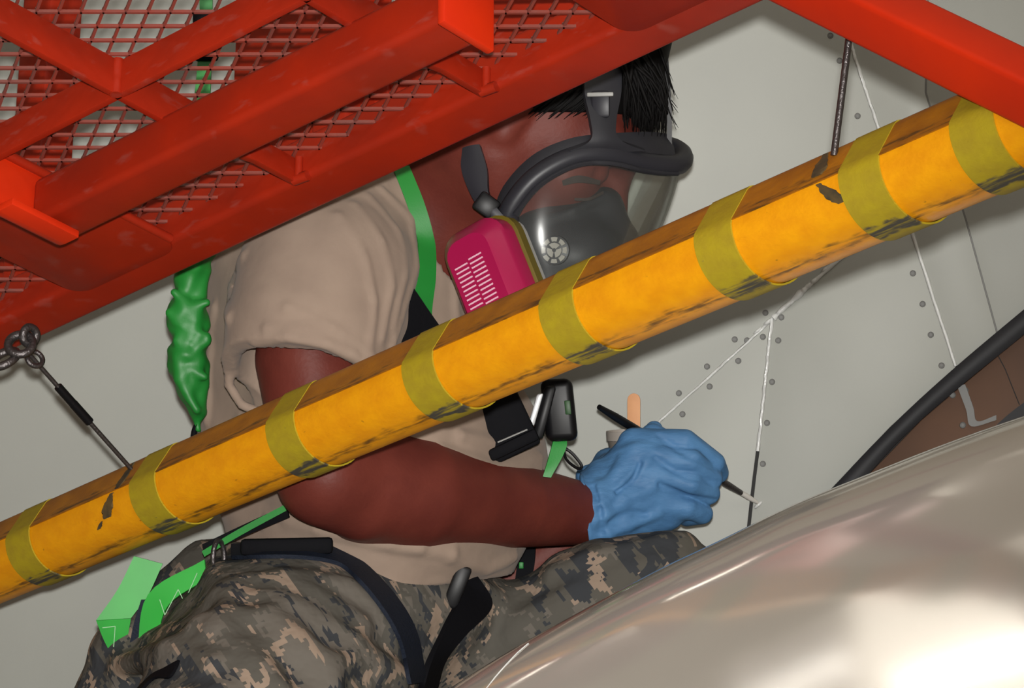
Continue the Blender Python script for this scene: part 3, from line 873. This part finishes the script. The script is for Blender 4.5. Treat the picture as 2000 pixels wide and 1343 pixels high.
def trs_f(X):
    r = trs_base(X)
    r = r + .003 * np.sin(X[:, 0] * 55 + 3 * np.sin(X[:, 1] * 31)) * np.sin(X[:, 1] * 49 + X[:, 2] * 37 + 1.3)
    for g in tf: r = smin(r, g(X), .020)
    r = np.maximum(r, half(Q(650, 1062, 0), (-.02, 1, 0))(X) - .05 * np.clip((X[:, 0] - Q(640, 0)[0]) * -1, 0, 0))
    return r
lo, hi = bounds(Q(160, 1560, -.36), Q(1450, 1020, .34), pad=.03)
sdf_obj('trousers', trs_f, lo, hi, .0050, 'digital_camouflage', man)

# hair: cap plus tapered locks
cap = ball(H(-.012, .026, 0), (.108, .104, .086), HAX)
fringe = cone_chain([(Q(1230, 40, -.02), .050), (Q(1252, 150, -.01), .024), (Q(1260, 225, -.005), .014)], (1, 1, .55))
def hair_f(X):
    r = np.maximum(cap(X), half(H(0, -.004, 0), HF * .59 - HU * .81)(X))
    r = smin(r, np.maximum(fringe(X), -1), .012)
    return np.maximum(r, half(H(-.02, -.06, 0), -HU)(X))
pts, Fs = snet(hair_f, *bounds(H(-.14, -.1, -.1), H(.14, .15, .1), pad=.03), .004)
HV = [Vector(v) for v in c2w_arr(pts)]; HFc = [tuple(q) for q in Fs.tolist()]
def lock(p0, p1, p2, r0):
    V, Fq = tube_data([c2w(p) for p in catmull([p0, p1, p2], 4)], [r0 * (1 - .11 * k) for k in range(9)], 5)
    b = len(HV); HV.extend(V); HFc.extend([tuple(i + b for i in q) for q in Fq])
for k in range(420):
    s = rng.uniform(-.055, .085); f = rng.uniform(.035, .095) * math.sqrt(max(.1, 1 - (s / .1) ** 2))
    p0 = H(f, .125 - f * .35 + rng.uniform(-.02, .01), s)
    x1, y1 = rng.uniform(1218, 1300), rng.uniform(150, 215)
    e = Q(x1 + rng.uniform(-4, 6), rng.uniform(205, 268), s * .8 - .02)
    lock(p0, Q(x1, y1, s * .9 - .02), e, rng.uniform(.0016, .0034))
for k in range(26):
    y0 = rng.uniform(105, 220); w = rng.uniform(-.05, .04)
    lock(Q(1285, y0 - 40, w), Q(1300, y0, w), Q(1306 + rng.uniform(0, 20), y0 + rng.uniform(30, 60), w), rng.uniform(.0012, .002))
for k in range(110):
    f = rng.uniform(-.09, .06); u0 = -.004 + f * .73; s_ = .084 * math.sqrt(max(.2, 1 - (f / .12) ** 2))
    lock(H(f + .006, u0 + .03, s_), H(f + .002, u0 + .01, s_ + .001), H(f - .004, u0 - rng.uniform(.0, .014), s_ - .001), rng.uniform(.0015, .0028))
obj('hair', HV, HFc, 'hair_black', man, True)
strip('eyebrow', qs((1098, 352, .050), (1130, 342, .052), (1172, 352, .045)), qs((1100, 362, .050), (1132, 356, .052), (1170, 360, .045)), .003, 'brow_dark', man)
strip('eyelashes', qs((1122, 386, .052), (1150, 385, .052), (1178, 372, .045)), qs((1122, 391, .052), (1150, 391, .052), (1178, 378, .045)), .002, 'brow_dark', man)

strip('pocket_tab', qs(*dpath(trs_f, [(262, 1352), (296, 1318), (322, 1304), (350, 1288)], .004, .0)), qs(*dpath(trs_f, [(268, 1356), (300, 1324), (330, 1322), (346, 1300)], .004, .0)), .003, 'black_nylon', man, label='black pocket pull tab')
# gloves
HW = -.168
def gq(x, y, w=0.0): return Q(x, y, HW + w)
fing = [[(1236, 862, .0), (1338, 862, .004), (1394, 904, -.010), (1402, 922, -.026)],
        [(1242, 886, .010), (1350, 900, .012), (1388, 934, -.004), (1378, 950, -.026)],
        [(1244, 920, .012), (1350, 942, .013), (1384, 962, -.006), (1358, 972, -.03)],
        [(1250, 968, .006), (1342, 990, .005), (1372, 1002, -.010), (1342, 1008, -.03)]]
fr = [.0138, .0140, .0136, .0124]
tend = [([(1240, 880), (1205, 925), (1175, 965)], .004), ([(1262, 905), (1215, 945), (1180, 985)], .004), ([(1275, 950), (1225, 975), (1185, 1000)], .004),
        ([(1285, 1000), (1240, 1020), (1190, 1040)], .0035), ([(1215, 900), (1190, 935), (1165, 955)], .0035)]
palm = uni(.03, cone_chain([(gq(1165, 998, -.004), .034), (gq(1225, 965, -.004), .034), (gq(1275, 925, -.006), .030)]),
           cone_chain([(gq(1180, 1020, -.006), .026), (gq(1300, 996, -.010), .021)]),
           cone_chain([(gq(1170, 975, -.006), .028), (gq(1250, 888, -.008), .022)]))
thumb = cone_chain([(gq(1200, 930, -.03), .02), (gq(1275, 852, -.04), .014), (gq(1345, 890, -.045), .012), (gq(1385, 915, -.045), .010)])
cuff = cone_chain([(gq(1136, 1003, .012), .0385), (gq(1175, 996, .003), .036)])
def glove_base(X): return smin(palm(X), cuff(X), .012)
tendf = [(p_, cone_chain([(Q(*q), r_) for q in dpath(glove_base, p_, -.002)])) for p_, r_ in tend]
crease = [[(1288, 850), (1335, 884), (1396, 912)], [(1280, 893), (1335, 928), (1404, 942)], [(1290, 946), (1345, 968), (1398, 978)], [(1190, 1020), (1230, 1000), (1262, 1004)], [(1205, 960), (1235, 935), (1250, 905)], [(1160, 950), (1172, 990), (1176, 1040)]]
def glove_solid(X):
    r = glove_base(X)
    for i, fg in enumerate(fing): r = smin(r, cone_chain([(gq(*p), fr[i] * (1 - .06 * k)) for k, p in enumerate(fg)])(X), .006)
    return r
creasef = [cone_chain([(Q(*q), .0014) for q in dpath(glove_solid, [tuple(z[:2]) for z in catmull([(x, y, 0) for x, y in p_], 4)], .0006, HW)]) for p_ in crease]
def glove_f(X):
    r = palm(X)
    r = smin(r, cuff(X), .012)
    r = np.maximum(r, half(gq(1143, 1000, 0), (-1, -.14, 0))(X))
    fs = [cone_chain([(gq(*p), fr[i] * (1 - .06 * k)) for k, p in enumerate(fg)])(X) for i, fg in enumerate(fing)]
    g = fs[0]
    for q in fs[1:]: g = smin(g, q, .0022)
    # stretched latex between knuckles and small creases
    r = smin(r, g, .010)
    r = smin(r, thumb(X), .012)
    for p_, r_ in tendf: r = smin(r, r_(X), .007)
    for c_ in creasef: r = -smin(-r, c_(X), .006)
    t = (X - gq(1150, 1000))[:, 0]
    r = r + .0016 * np.sin((X[:, 0] * 210 + X[:, 1] * 50)) * np.clip(1 - np.abs(t - .01) / .035, 0, 1)
    r = r + .0008 * np.sin(X[:, 0] * 120 - X[:, 1] * 210 + 2 * np.sin(X[:, 1] * 90)) * np.clip(1 - t / .1, 0, 1)
    return r
glv = sdf_obj('glove', glove_f, *bounds(gq(1130, 1080, -.07), gq(1430, 800, .06), pad=.015), .0018, 'blue_nitrile', man, label='blue nitrile glove gripping the brush')
ring_pts = []
for k in range(28):
    an = 2 * math.pi * k / 28
    ring_pts.append(c2w(gq(1146, 1002, .011) + np.array((-.0054 * math.sin(an), .0385 * math.sin(an), .0385 * math.cos(an)))))
tb = tube('cuff_roll', ring_pts, .0022, 'blue_nitrile', glv, 6, True)
# the other hand, holding the cup behind
FWd = -.275
farpalm = uni(.02, cone_chain([(Q(1108, 1085, FWd), .037), (Q(1130, 1052, FWd), .036), (Q(1165, 990, FWd), .034), (Q(1205, 930, FWd), .032)]),
              cone_chain([(Q(1215, 920, FWd - .02), .013), (Q(1262, 880, FWd - .03), .012), (Q(1276, 842, FWd - .005), .011)]),
              cone_chain([(Q(1195, 950, FWd + .02), .013), (Q(1240, 915, FWd + .03), .012), (Q(1262, 890, FWd + .02), .011)]),
              cone_chain([(Q(1160, 960, FWd + .02), .014), (Q(1150, 932, FWd + .03), .013), (Q(1180, 915, FWd + .035), .011)]),
              cone_chain([(Q(1215, 945, FWd - .02), .013), (Q(1270, 920, FWd - .03), .012), (Q(1285, 890, FWd - .005), .011)]),
              cone_chain([(Q(1220, 970, FWd - .02), .013), (Q(1270, 950, FWd - .03), .012), (Q(1285, 920, FWd - .005), .011)]))
def far_f(X):
    return np.maximum(farpalm(X) + .001 * np.sin(X[:, 1] * 200 + X[:, 0] * 90), half(Q(1098, 1088, FWd), (-.6, -1, 0))(X))
sdf_obj('glove', far_f, *bounds(Q(1080, 1110, FWd - .08), Q(1310, 820, FWd + .08), pad=.01), .0032, 'blue_nitrile', man, label='blue nitrile glove holding the cup')

# ================================================================== RESPIRATOR
msk = thing('respirator_mask', 'full-face grey respirator with clear visor and magenta filter on the man', 'respirator', QW(1150, 420, 0))
rim_top = [(985, 452, .070), (1000, 402, .078), (1048, 345, .082), (1120, 306, .078), (1190, 302, .066), (1260, 318, .040), (1318, 322, .010), (1334, 306, -.020), (1310, 288, -.050), (1240, 282, -.085), (1150, 300, -.105)]
rp = catmull(qs(*rim_top), 5)
tube('visor_rim', rp, [.0105] * len(rp), 'mask_rim', msk, 12)
tube('rim_groove', catmull(qs(*[(x + 5, y + 16, w + .007) for x, y, w in rim_top[1:7]]), 5), .0028, 'mask_rubber', msk, 6)
# rubber face seal between rim and forehead
strip('face_seal', qs((962, 430, .060), (985, 365, .068), (1040, 305, .074), (1110, 272, .074), (1180, 262, .062), (1260, 258, .030), (1304, 262, -.01)),
      qs((985, 452, .074), (1000, 402, .080), (1048, 345, .084), (1120, 308, .080), (1190, 304, .068), (1260, 320, .042), (1318, 324, .010)), .004, 'mask_rubber', msk, bulge=.002)
strip('face_seal', qs((962, 430, .060), (965, 480, .056), (1000, 560, .05)), qs((985, 452, .074), (1005, 500, .074), (1050, 580, .065)), .004, 'mask_rubber', msk)
# visor: between upper rim and chin
bot = [(1000, 500, .072), (1035, 545, .076), (1080, 590, .078), (1130, 610, .070), (1175, 608, .056), (1212, 590, .034), (1240, 545, .008), (1238, 520, -.02), (1220, 520, -.05), (1170, 540, -.085), (1100, 560, -.1)]
strip('visor', qs(*rim_top), qs(*bot), .0016, 'clear_visor', msk, n=5, nx=8, bulge=.006, label='clear plastic face shield')
strip('visor_edge', qs((1322, 330, .006), (1285, 410, .006), (1246, 500, .006), (1228, 560, .006)), qs((1306, 334, .016), (1268, 412, .018), (1226, 498, .018), (1206, 560, .018)), .0012, 'clear_visor', msk, label='clear visor edge')
# oral-nasal cup
cup = uni(.02, ball(Q(1120, 500, .015), (.050, .040, .050)), cone_chain([(Q(1055, 470, .02), .030), (Q(1180, 400, -.0), .014)]),
          cone_chain([(Q(1180, 404, -.0), .014), (Q(1205, 470, -.01), .022), (Q(1150, 560, 0), .03)]), cone_chain([(Q(1060, 560, .02), .036), (Q(1060, 490, .02), .03)]))
def cup_f(X):
    r = cup(X)
    rd = cone_chain([(Q(1030, 462, .040), .0035), (Q(1060, 432, .046), .0035), (Q(1120, 410, .04), .0035), (Q(1182, 382, .016), .0035)])(X)
    return smin(r, rd, .008)
sdf_obj('nose_cup', cup_f, *bounds(Q(1000, 640, -.06), Q(1230, 360, .09), pad=.01), .0034, 'mask_rubber', msk)
# exhalation valve
vc = QW(1083, 488, .0655); vx = (RT * .97 - FW * .2).normalized(); vy = (UP - vx * UP.dot(vx)).normalized(); vn = vx.cross(vy); vn = vn if vn.dot(FW) < 0 else -vn
valve = obj('valve', *bevelled([vc + (vx * math.cos(2 * math.pi * k / 20) + vy * math.sin(2 * math.pi * k / 20)) * .0145 + vn * z for z in (-.012, .0) for k in range(20)],
            [tuple(range(20)), tuple(range(20, 40))] + [(k, (k + 1) % 20, 20 + (k + 1) % 20, 20 + k) for k in range(20)], .001), 'mask_rim', msk, True, angle=40)
def sector(r0, r1, a0, a1, z0=-.001, z1=.0022):
    V = []; n = 5
    for z in (z0, z1):
        for r in (r0, r1):
            for k in range(n):
                a = math.radians(a0 + (a1 - a0) * k / (n - 1)); V.append(vc + (vx * math.cos(a) + vy * math.sin(a)) * r + vn * z)
    Fs = []
    for k in range(n - 1):
        Fs += [(k, k + 1, n + k + 1, n + k), (2 * n + k, 3 * n + k, 3 * n + k + 1, 2 * n + k + 1), (k, 2 * n + k, 2 * n + k + 1, k + 1), (n + k, n + k + 1, 3 * n + k + 1, 3 * n + k)]
    Fs += [(0, n, 3 * n, 2 * n), (n - 1, 3 * n - 1, 4 * n - 1, 2 * n - 1)]
    obj('valve_vane', V, Fs, 'valve_pale', valve)
for k in range(8): sector(.0085, .0125, k * 45 + 7 + 22, k * 45 + 38 + 22)
for k in range(3): sector(.002, .0072, k * 120 + 40, k * 120 + 135)
# head straps
strip('head_strap', qs((1143, 130, .060), (1140, 180, .068), (1152, 238, .078), (1152, 272, .082), (1110, 292, .086)), qs((1212, 120, .045), (1212, 180, .055), (1202, 238, .068), (1208, 270, .072), (1260, 292, .055)), .005, 'mask_rubber', msk, bulge=.002)
box('strap_buckle', QW(1172, 203, .074), (RT * .96 - FW * .25).normalized(), UP, FW, (.019, .026, .006), 'mask_rim', msk, .003)
box('strap_pin', QW(1172, 184, .078), (RT * .96 - FW * .25).normalized(), UP, FW, (.026, .004, .005), 'grey_plastic', msk, .001)
strip('head_strap', qs((1285, 60, -.01), (1296, 150, .0), (1302, 220, 0), (1302, 290, 0)), qs((1300, 60, -.01), (1308, 150, 0), (1312, 220, 0), (1312, 290, 0)), .004, 'black_plastic', msk)
strip('side_strap', qs((905, 290, .055), (902, 330, .062), (918, 375, .070), (940, 412, .078), (965, 440, .08)), qs((938, 283, .06), (952, 330, .068), (955, 375, .076), (968, 400, .082), (990, 425, .084)), .006, 'mask_rim', msk, bulge=.002)
box('strap_buckle', QW(950, 400, .082), (RT * .8 - UP * .6), (UP * .8 + RT * .6), FW, (.022, .020, .008), 'black_plastic', msk, .003)
sh = tube('rim_stem', catmull(qs((988, 430, .082), (1000, 480, .088), (1030, 540, .08)), 5), .013, 'mask_rim', msk, 12)
# filter cartridge
cz = nrm((-.52, .02, .85)); cy_ = nrm(np.array((-.48, .87, 0)) - cz * np.dot((-.48, .87, 0), cz)); cxx = np.cross(cy_, cz)
def cdir(v): return RT * float(v[0]) + UP * float(v[1]) - FW * float(v[2])
CX, CY, CZ = cdir(cxx), cdir(cy_), cdir(cz)
cc = QW(966, 550, .105)
def rrect(hx, hy, r, n=6):
    out = []
    for sx, sy, s0 in ((1, 1, 0), (-1, 1, 90), (-1, -1, 180), (1, -1, 270)):
        for k in range(n):
            a = math.radians(s0 + 90 * k / (n - 1)); out.append((sx * (hx - r) + r * math.cos(a), sy * (hy - r) + r * math.sin(a)))
    return out
def loft(name, secs, m, parent, label=None):
    V = []; Fs = []; n = 24
    for hx, hy, r, z in secs:
        V += [cc + CX * x + CY * y + CZ * z for x, y in rrect(hx, hy, r)]
    for i in range(len(secs) - 1):
        for k in range(n): Fs.append((i * n + k, i * n + (k + 1) % n, (i + 1) * n + (k + 1) % n, (i + 1) * n + k))
    Fs.append(tuple(range(n))[::-1]); Fs.append(tuple((len(secs) - 1) * n + k for k in range(n)))
    return obj(name, V, Fs, m, parent, True, angle=28, label=label)
cart = loft('filter_cartridge', [(.036, .058, .022, -.008), (.036, .058, .022, .010), (.034, .056, .022, .014), (.026, .047, .018, .026), (.024, .045, .016, .028)], 'magenta_plastic', msk, 'magenta filter cartridge')
loft('cartridge_rim', [(.034, .056, .02, -.022), (.039, .061, .024, -.020), (.039, .061, .024, -.009), (.036, .058, .022, -.0078)], 'olive_plastic', cart, 'olive cartridge rim')
loft('cartridge_base', [(.032, .054, .02, -.028), (.038, .060, .024, -.027), (.038, .060, .024, -.022)], 'grey_plastic', cart, 'grey cartridge base')
for k in range(15):
    for sx in (-1, 1):
        box('vent_slit', cc + CX * (sx * .0088 - .003) + CY * (.022 - k * .0046 + sx * .0012) + CZ * .0283, CX, CY, CZ, (.0150, .0015, .0012), 'slit_pale', cart)

# ================================================================== SAFETY HARNESS
def dstrip(name, Lp, Rp, f, off, th, m, parent, label=None, dflt=-.05, bulge=0.0):
    n = 7
    Lc = [tuple(q[:2]) for q in catmull([(x, y, 0) for x, y in Lp], n)]; Rc = [tuple(q[:2]) for q in catmull([(x, y, 0) for x, y in Rp], n)]
    return strip(name, qs(*dpath(f, Lc, off, dflt)), qs(*dpath(f, Rc, off, dflt)), th, m, parent, n=1, nx=4, bulge=bulge, label=label)
def clothes(X): return np.minimum(shirt_f(X), trs_f(X))
har = thing('safety_harness', 'bright green and navy webbing safety harness worn by the man', 'harness', QW(700, 1200, 0))
dstrip('shoulder_strap', [(766, 325), (795, 400), (815, 470), (812, 540), (800, 620), (805, 720)],
       [(800, 325), (830, 400), (848, 470), (850, 540), (842, 620), (850, 720)], chest_base, .008, .003, 'green_webbing', har)
dstrip('chest_panel', [(800, 565), (772, 620), (765, 700)], [(806, 563), (860, 640), (905, 700)], chest_base, .012, .006, 'black_nylon', har, label='black chest panel')
strip('hanging_tab', qs((1085, 842, -.05), (1072, 890, -.045), (1060, 930, -.045)), qs((1100, 850, -.055), (1106, 872, -.05), (1076, 932, -.045)), .003, 'green_webbing', har, label='green strap end')
dstrip('leg_strap', [(452, 1064), (560, 1060), (640, 1066), (700, 1092), (768, 1160), (812, 1235), (830, 1330)],
       [(452, 1088), (560, 1086), (640, 1094), (682, 1114), (738, 1176), (780, 1248), (800, 1335)], trs_f, .003, .004, 'navy_webbing', har, label='navy thigh strap')
dstrip('leg_strap', [(880, 1112), (902, 1150), (870, 1220), (838, 1290), (822, 1343)], [(915, 1105), (958, 1180), (905, 1240), (866, 1290), (850, 1343)], trs_f, .004, .006, 'black_nylon', har, label='black thigh strap in the groin')
box('leg_buckle', QW(893, 1145, drape(trs_f, 893, 1145, .010, -.01)), (RT * .9 - UP * .35), (UP * .9 + RT * .35), FW, (.016, .045, .01), 'black_plastic', har, .003)
box('strap_pad', QW(560, 1066, drape(clothes, 560, 1070, .004, .05)), (RT * .99 + UP * .02), UP, FW, (.09, .016, .012), 'black_nylon', har, .004)
strip('waist_strap', qs((395, 1075, .02), (470, 1030, .03), (555, 985, .04)), qs((400, 1086, .02), (475, 1042, .03), (560, 996, .04)), .003, 'green_webbing', har)
strip('waist_strap', qs((395, 1062, .01), (470, 1026, .015), (560, 985, .03)), qs((400, 1080, .01), (478, 1046, .015), (565, 1010, .03)), .003, 'black_nylon', har)
strip('hip_strap', qs((262, 1085, .0), (230, 1150, .0), (188, 1210, .0)), qs((318, 1100, .0), (290, 1160, .0), (256, 1206, .0)), .003, 'green_lit', har)
strip('hip_strap', qs((188, 1210, .0), (204, 1250, -.005), (226, 1290, -.01)), qs((256, 1206, .0), (250, 1250, -.005), (262, 1275, -.01)), .003, 'green_lit', har)
strip('hip_strap', qs((268, 1280, .005), (290, 1160, .012), (400, 1092, .018)), qs((305, 1255, .008), (330, 1180, .018), (404, 1130, .022)), .003, 'green_lit', har)
strip('hip_strap', qs((252, 1262, .004), (262, 1215, .006), (276, 1170, .006)), qs((268, 1262, .004), (276, 1215, .006), (284, 1170, .006)), .003, 'navy_webbing', har, label='navy strap edge')
for a, b in (((312, 1170), (322, 1200)), ((322, 1200), (348, 1150)), ((348, 1150), (360, 1175)), ((360, 1175), (385, 1118)), ((200, 1225), (225, 1222)), ((225, 1222), (222, 1262))):
    tube('stitching', [QW(a[0], a[1], .022 if a[0] > 280 else .004), QW(b[0], b[1], .024 if a[0] > 280 else .001)], .00045, 'green_thread', har, 5)
ring('hip_buckle', QW(427, 1090, .03), .014, .0026, RT * .35 + FW * .5, UP * 1.25, har, 'wire_steel')
box('buckle_tip', QW(402, 1133, .026), RT, UP, FW, (.006, .009, .006), 'brass', har, .002)

# ================================================================== LANYARD
lan = thing('lanyard', 'scrunched bright green shock lanyard hanging behind the man', 'lanyard', QW(375, 840, -.05))
def lany(X):
    ax = [(374, 470, .026, 0), (372, 535, .0175, 0), (382, 580, .0135, 1), (366, 618, .0215, 2), (372, 656, .0175, 3), (366, 696, .0205, 3), (378, 750, .0165, 4), (386, 800, .0095, 5), (388, 836, .003, 6)]
    r = cone_chain([(Q(x, y, -.05), rr) for x, y, rr, _ in ax])(X)
    y = X[:, 1]; x = X[:, 0]; w = X[:, 2]
    fold = .0042 * np.sin(y * 210 + x * 110 + 2.4 * np.sin(y * 70)) + .0028 * np.sin(y * 120 - x * 260 + w * 150 + 1.5)
    r = r + fold * .35
    for pts in ([(330, 610), (360, 640), (402, 655)], [(340, 570), (372, 600), (404, 590)], [(345, 665), (372, 690), (404, 665)], [(350, 740), (372, 720), (400, 735)], [(346, 700), (360, 760), (384, 800)]):
        r = smin(r, cone_chain([(Q(x_, y_, -.034), .0035) for x_, y_ in pts])(X), .009)
    return r
sdf_obj('webbing_sleeve', lany, *bounds(Q(330, 850, -.09), Q(420, 500, -.01), pad=.01), .0026, 'green_webbing', lan)
strip('webbing', qs((386, -120, -.10), (388, 100, -.09), (350, 440, -.06), (345, 520, -.05)), qs((415, -120, -.10), (414, 100, -.09), (400, 440, -.06), (402, 520, -.05)), .004, 'green_webbing', lan)
box('energy_pack', QW(402, 70, -.09), RT, UP, FW, (.025, .05, .02), 'black_nylon', lan, .004)
tube('tail', catmull(qs((386, 826, -.05), (378, 850, -.05), (382, 900, -.05)), 4), .003, 'black_nylon', lan, 8)

# ================================================================== CHEST GEAR
pch = thing('gear_pouch', 'flat black nylon pouch below the yellow pad', 'pouch', QW(990, 880, -.03))
px_, py_ = (RT * .90 + UP * .43).normalized(), (UP * .90 - RT * .43).normalized()
box('pouch_body', QW(975, 810, -.03), px_, py_, FW, (.052, .085, .018), 'black_nylon', pch, .004)
box('pouch_flap', QW(1003, 868, -.022), px_, py_, FW, (.052, .012, .016), 'black_nylon', pch, .003)
tube('seam', qs((972, 863, -.012), (1030, 838, -.012)), .0008, 'grey_plastic', pch, 5)
mon = thing('gas_monitor', 'glossy black clip-on gadget with rounded case hanging on the chest', 'gadget', QW(1090, 850, -.04))
mx_, my_ = (RT * .99 + UP * .05 - FW * .1).normalized(), (UP * .99 - RT * .1).normalized()
box('case', QW(1092, 800, -.05), mx_, my_, FW, (.032, .062, .022), 'black_plastic', mon, .008, 4)
box('screen', QW(1109, 795, -.0385), mx_, my_, FW, (.006, .014, .003), 'green_led', mon, .001, label='dim green display')
box('clip', QW(1046, 800, -.035), (RT * .95 + UP * .12), (UP * .98 + RT * .28).normalized(), FW, (.007, .034, .008), 'chrome', mon, .002, label='chrome belt clip')
box('side_grip', QW(1062, 805, -.04), mx_, (UP * .98 + RT * .25).normalized(), FW, (.012, .055, .02), 'black_plastic', mon, .004)
tube('cord_loop', catmull(qs((1100, 872, -.05), (1118, 885, -.05), (1136, 908, -.05), (1128, 914, -.05), (1106, 896, -.05), (1100, 872, -.05)), 4), .0016, 'black_plastic', mon, 6)
tube('strap_stub', qs((1090, 835, -.05), (1092, 860, -.05)), .008, 'black_nylon', mon, 8)

wt = thing('wristwatch', 'black watch strap on the lower forearm', 'watch', QW(1025, 1110, -.235))
dstrip('watch_strap', [(1014, 1062), (1010, 1100), (1004, 1148)], [(1046, 1062), (1044, 1100), (1036, 1142)], cone_chain(ar_far), .003, .004, 'black_nylon', wt, dflt=-.22)
box('watch_face', QW(1018, 1103, drape(cone_chain(ar_far), 1018, 1103, .008, -.2)), RT, UP, FW, (.005, .007, .004), 'green_webbing', wt, .001, label='tiny green indicator')

# ================================================================== BRUSH, CUP, STICK
bt = W(1481, 982, .004)
b0 = QW(1170, 794, -.135)
bdir = (bt - b0).normalized(); bl = (bt - b0).length
brs = thing('paint_brush', 'slim black-handled brush in the gloved hand touching a seam', 'brush', bt)
tube('brush_handle', [b0.lerp(bt, k / 8 * .74) for k in range(9)], [.0028, .0042, .0045, .0045, .0044, .0042, .004, .0038, .0034], 'black_plastic', brs, 10)
tube('ferrule', [b0.lerp(bt, .73), b0.lerp(bt, .80), b0.lerp(bt, .885)], [.0036, .0038, .0030], 'wire_steel', brs, 10)
tube('bristles', [b0.lerp(bt, .88), b0.lerp(bt, .94), b0.lerp(bt, .995)], [.0028, .0030, .0016], 'brush_bristle', brs, 8)

cupt = thing('mixing_cup', 'small grey mixing cup held behind the gloved hand', 'cup', QW(1232, 960, -.275))
def lathe(name, prof, base, ax, m, parent, seg=24):
    u = ax.orthogonal().normalized(); v = ax.cross(u)
    V = [base + ax * z + (u * math.cos(2 * math.pi * k / seg) + v * math.sin(2 * math.pi * k / seg)) * r for r, z in prof for k in range(seg)]
    Fs = [(i * seg + k, i * seg + (k + 1) % seg, (i + 1) * seg + (k + 1) % seg, (i + 1) * seg + k) for i in range(len(prof) - 1) for k in range(seg)]
    Fs.append(tuple(range(seg))[::-1]); Fs.append(tuple((len(prof) - 1) * seg + k for k in range(seg)))
    return obj(name, V, Fs, m, parent, True, angle=40)
cb = QW(1226, 938, -.275); cax = (UP * .99 - RT * .04 - FW * .05).normalized()
lathe('cup_wall', [(.013, 0), (.0195, .043), (.0195, .046), (.018, .046), (.012, .003)], cb, cax, 'cup_grey', cupt)
lathe('cup_lip', [(.0196, .043), (.0208, .0435), (.0208, .053), (.0190, .053), (.0190, .046)], cb, cax, 'cup_rim', cupt)
stk = []
sc0 = QW(1238, 880, -.285); sw = .0069
n = 8
ol = [(-sw, -.06), (sw, -.06), (sw, .054)] + [(sw * math.cos(math.pi * k / n), .054 + sw * math.sin(math.pi * k / n)) for k in range(1, n)] + [(-sw, .054)]
sx, sy = (RT * .98 - FW * .2).normalized(), (UP * 1.0 + RT * .0).normalized()
sn = sx.cross(sy)
fr_ = [sc0 + sx * x + sy * y + sn * .001 for x, y in ol]; bk_ = [sc0 + sx * x + sy * y - sn * .001 for x, y in ol]
st = prism('craft_stick', fr_, bk_, 'stick_wood', None, .0004)
tagm(st, 'flat wooden craft stick with rounded end standing in the cup', 'stick')

# ================================================================== GLOSSY FAIRING in front of the knees
rimp = [(700, 1460), (880, 1343), (1000, 1268), (1150, 1185), (1290, 1110), (1400, 1058), (1550, 985), (1700, 924), (1850, 865), (2000, 812), (2200, 748), (2500, 660)]
FD = 3.22; FPROF = [(.062, 58, 0, .35), (.42, 68, .35, .6), (1.9, 80, .6, 1.0)]   # radius, tilt reached (deg), from, to
def fprof(u):
    """(drop below the crest, reach towards the viewer) for u in 0..1"""
    if u < 0: 
        a = u * 1.3; return .16 * (1 - math.cos(a)), .16 * math.sin(a)
    dr, re, a0 = 0.0, 0.0, 0.0
    for r_, a1, u0, u1 in FPROF:
        a1 = math.radians(a1); k = min(1.0, (u - u0) / (u1 - u0)); a = a0 + (a1 - a0) * k
        dr += r_ * (math.cos(a0) - math.cos(a)); re += r_ * (math.sin(a) - math.sin(a0))
        if k < 1.0: break
        a0 = a1
    return dr, re
V = []; Fs = []
cen = [np.array(P(x, y, FD)) for x, y in rimp]
cs = catmull(cen, 5); K = len(cs); S = 96
for i in range(K):
    a = cs[max(i - 1, 0)]; b = cs[min(i + 1, K - 1)]
    t_ = Vector(b - a).normalized()
    nup = (UP - t_ * UP.dot(t_)).normalized()
    for k in range(S):
        dr_, re_ = fprof(-1 + 2.0 * k / (S - 1))
        V.append(Vector(cs[i]) - nup * dr_ - FW * re_)
for i in range(K - 1):
    for k in range(S - 1):
        Fs.append((i * S + k, i * S + k + 1, (i + 1) * S + k + 1, (i + 1) * S + k))
fair = thing('glossy_fairing', 'big glossy curved beige aircraft fairing filling the lower right corner', 'fairing', P(1600, 1400, FD))
fo = obj('shell', V, Fs, 'fairing_coat', fair, True)
sm = fo.modifiers.new('thickness', 'SOLIDIFY'); sm.thickness = .006; sm.offset = -1
gi = np.array([[(v - CAM).dot(RT), (v - CAM).dot(UP), (v - CAM).dot(FW)] for v in V])
gp = np.stack([1000 + gi[:, 0] / gi[:, 2] * F_PX, 671 - gi[:, 1] / gi[:, 2] * F_PX], 1)
frontm = np.array([k % S > S // 2 for k in range(len(V))])
def onfair(px, py):
    d_ = np.linalg.norm(gp - np.array([px, py]), axis=1) + np.where(frontm, 0, 1e6)
    k = int(np.argmin(d_)); return P(px, py, gi[k, 2] - .001)
tube('edge_wire', [onfair(*p) for p in ((945, 1350), (966, 1322), (988, 1297), (1010, 1274), (1032, 1255))], .0006, 'sealant', fair, 6, label='thin pale seam line')
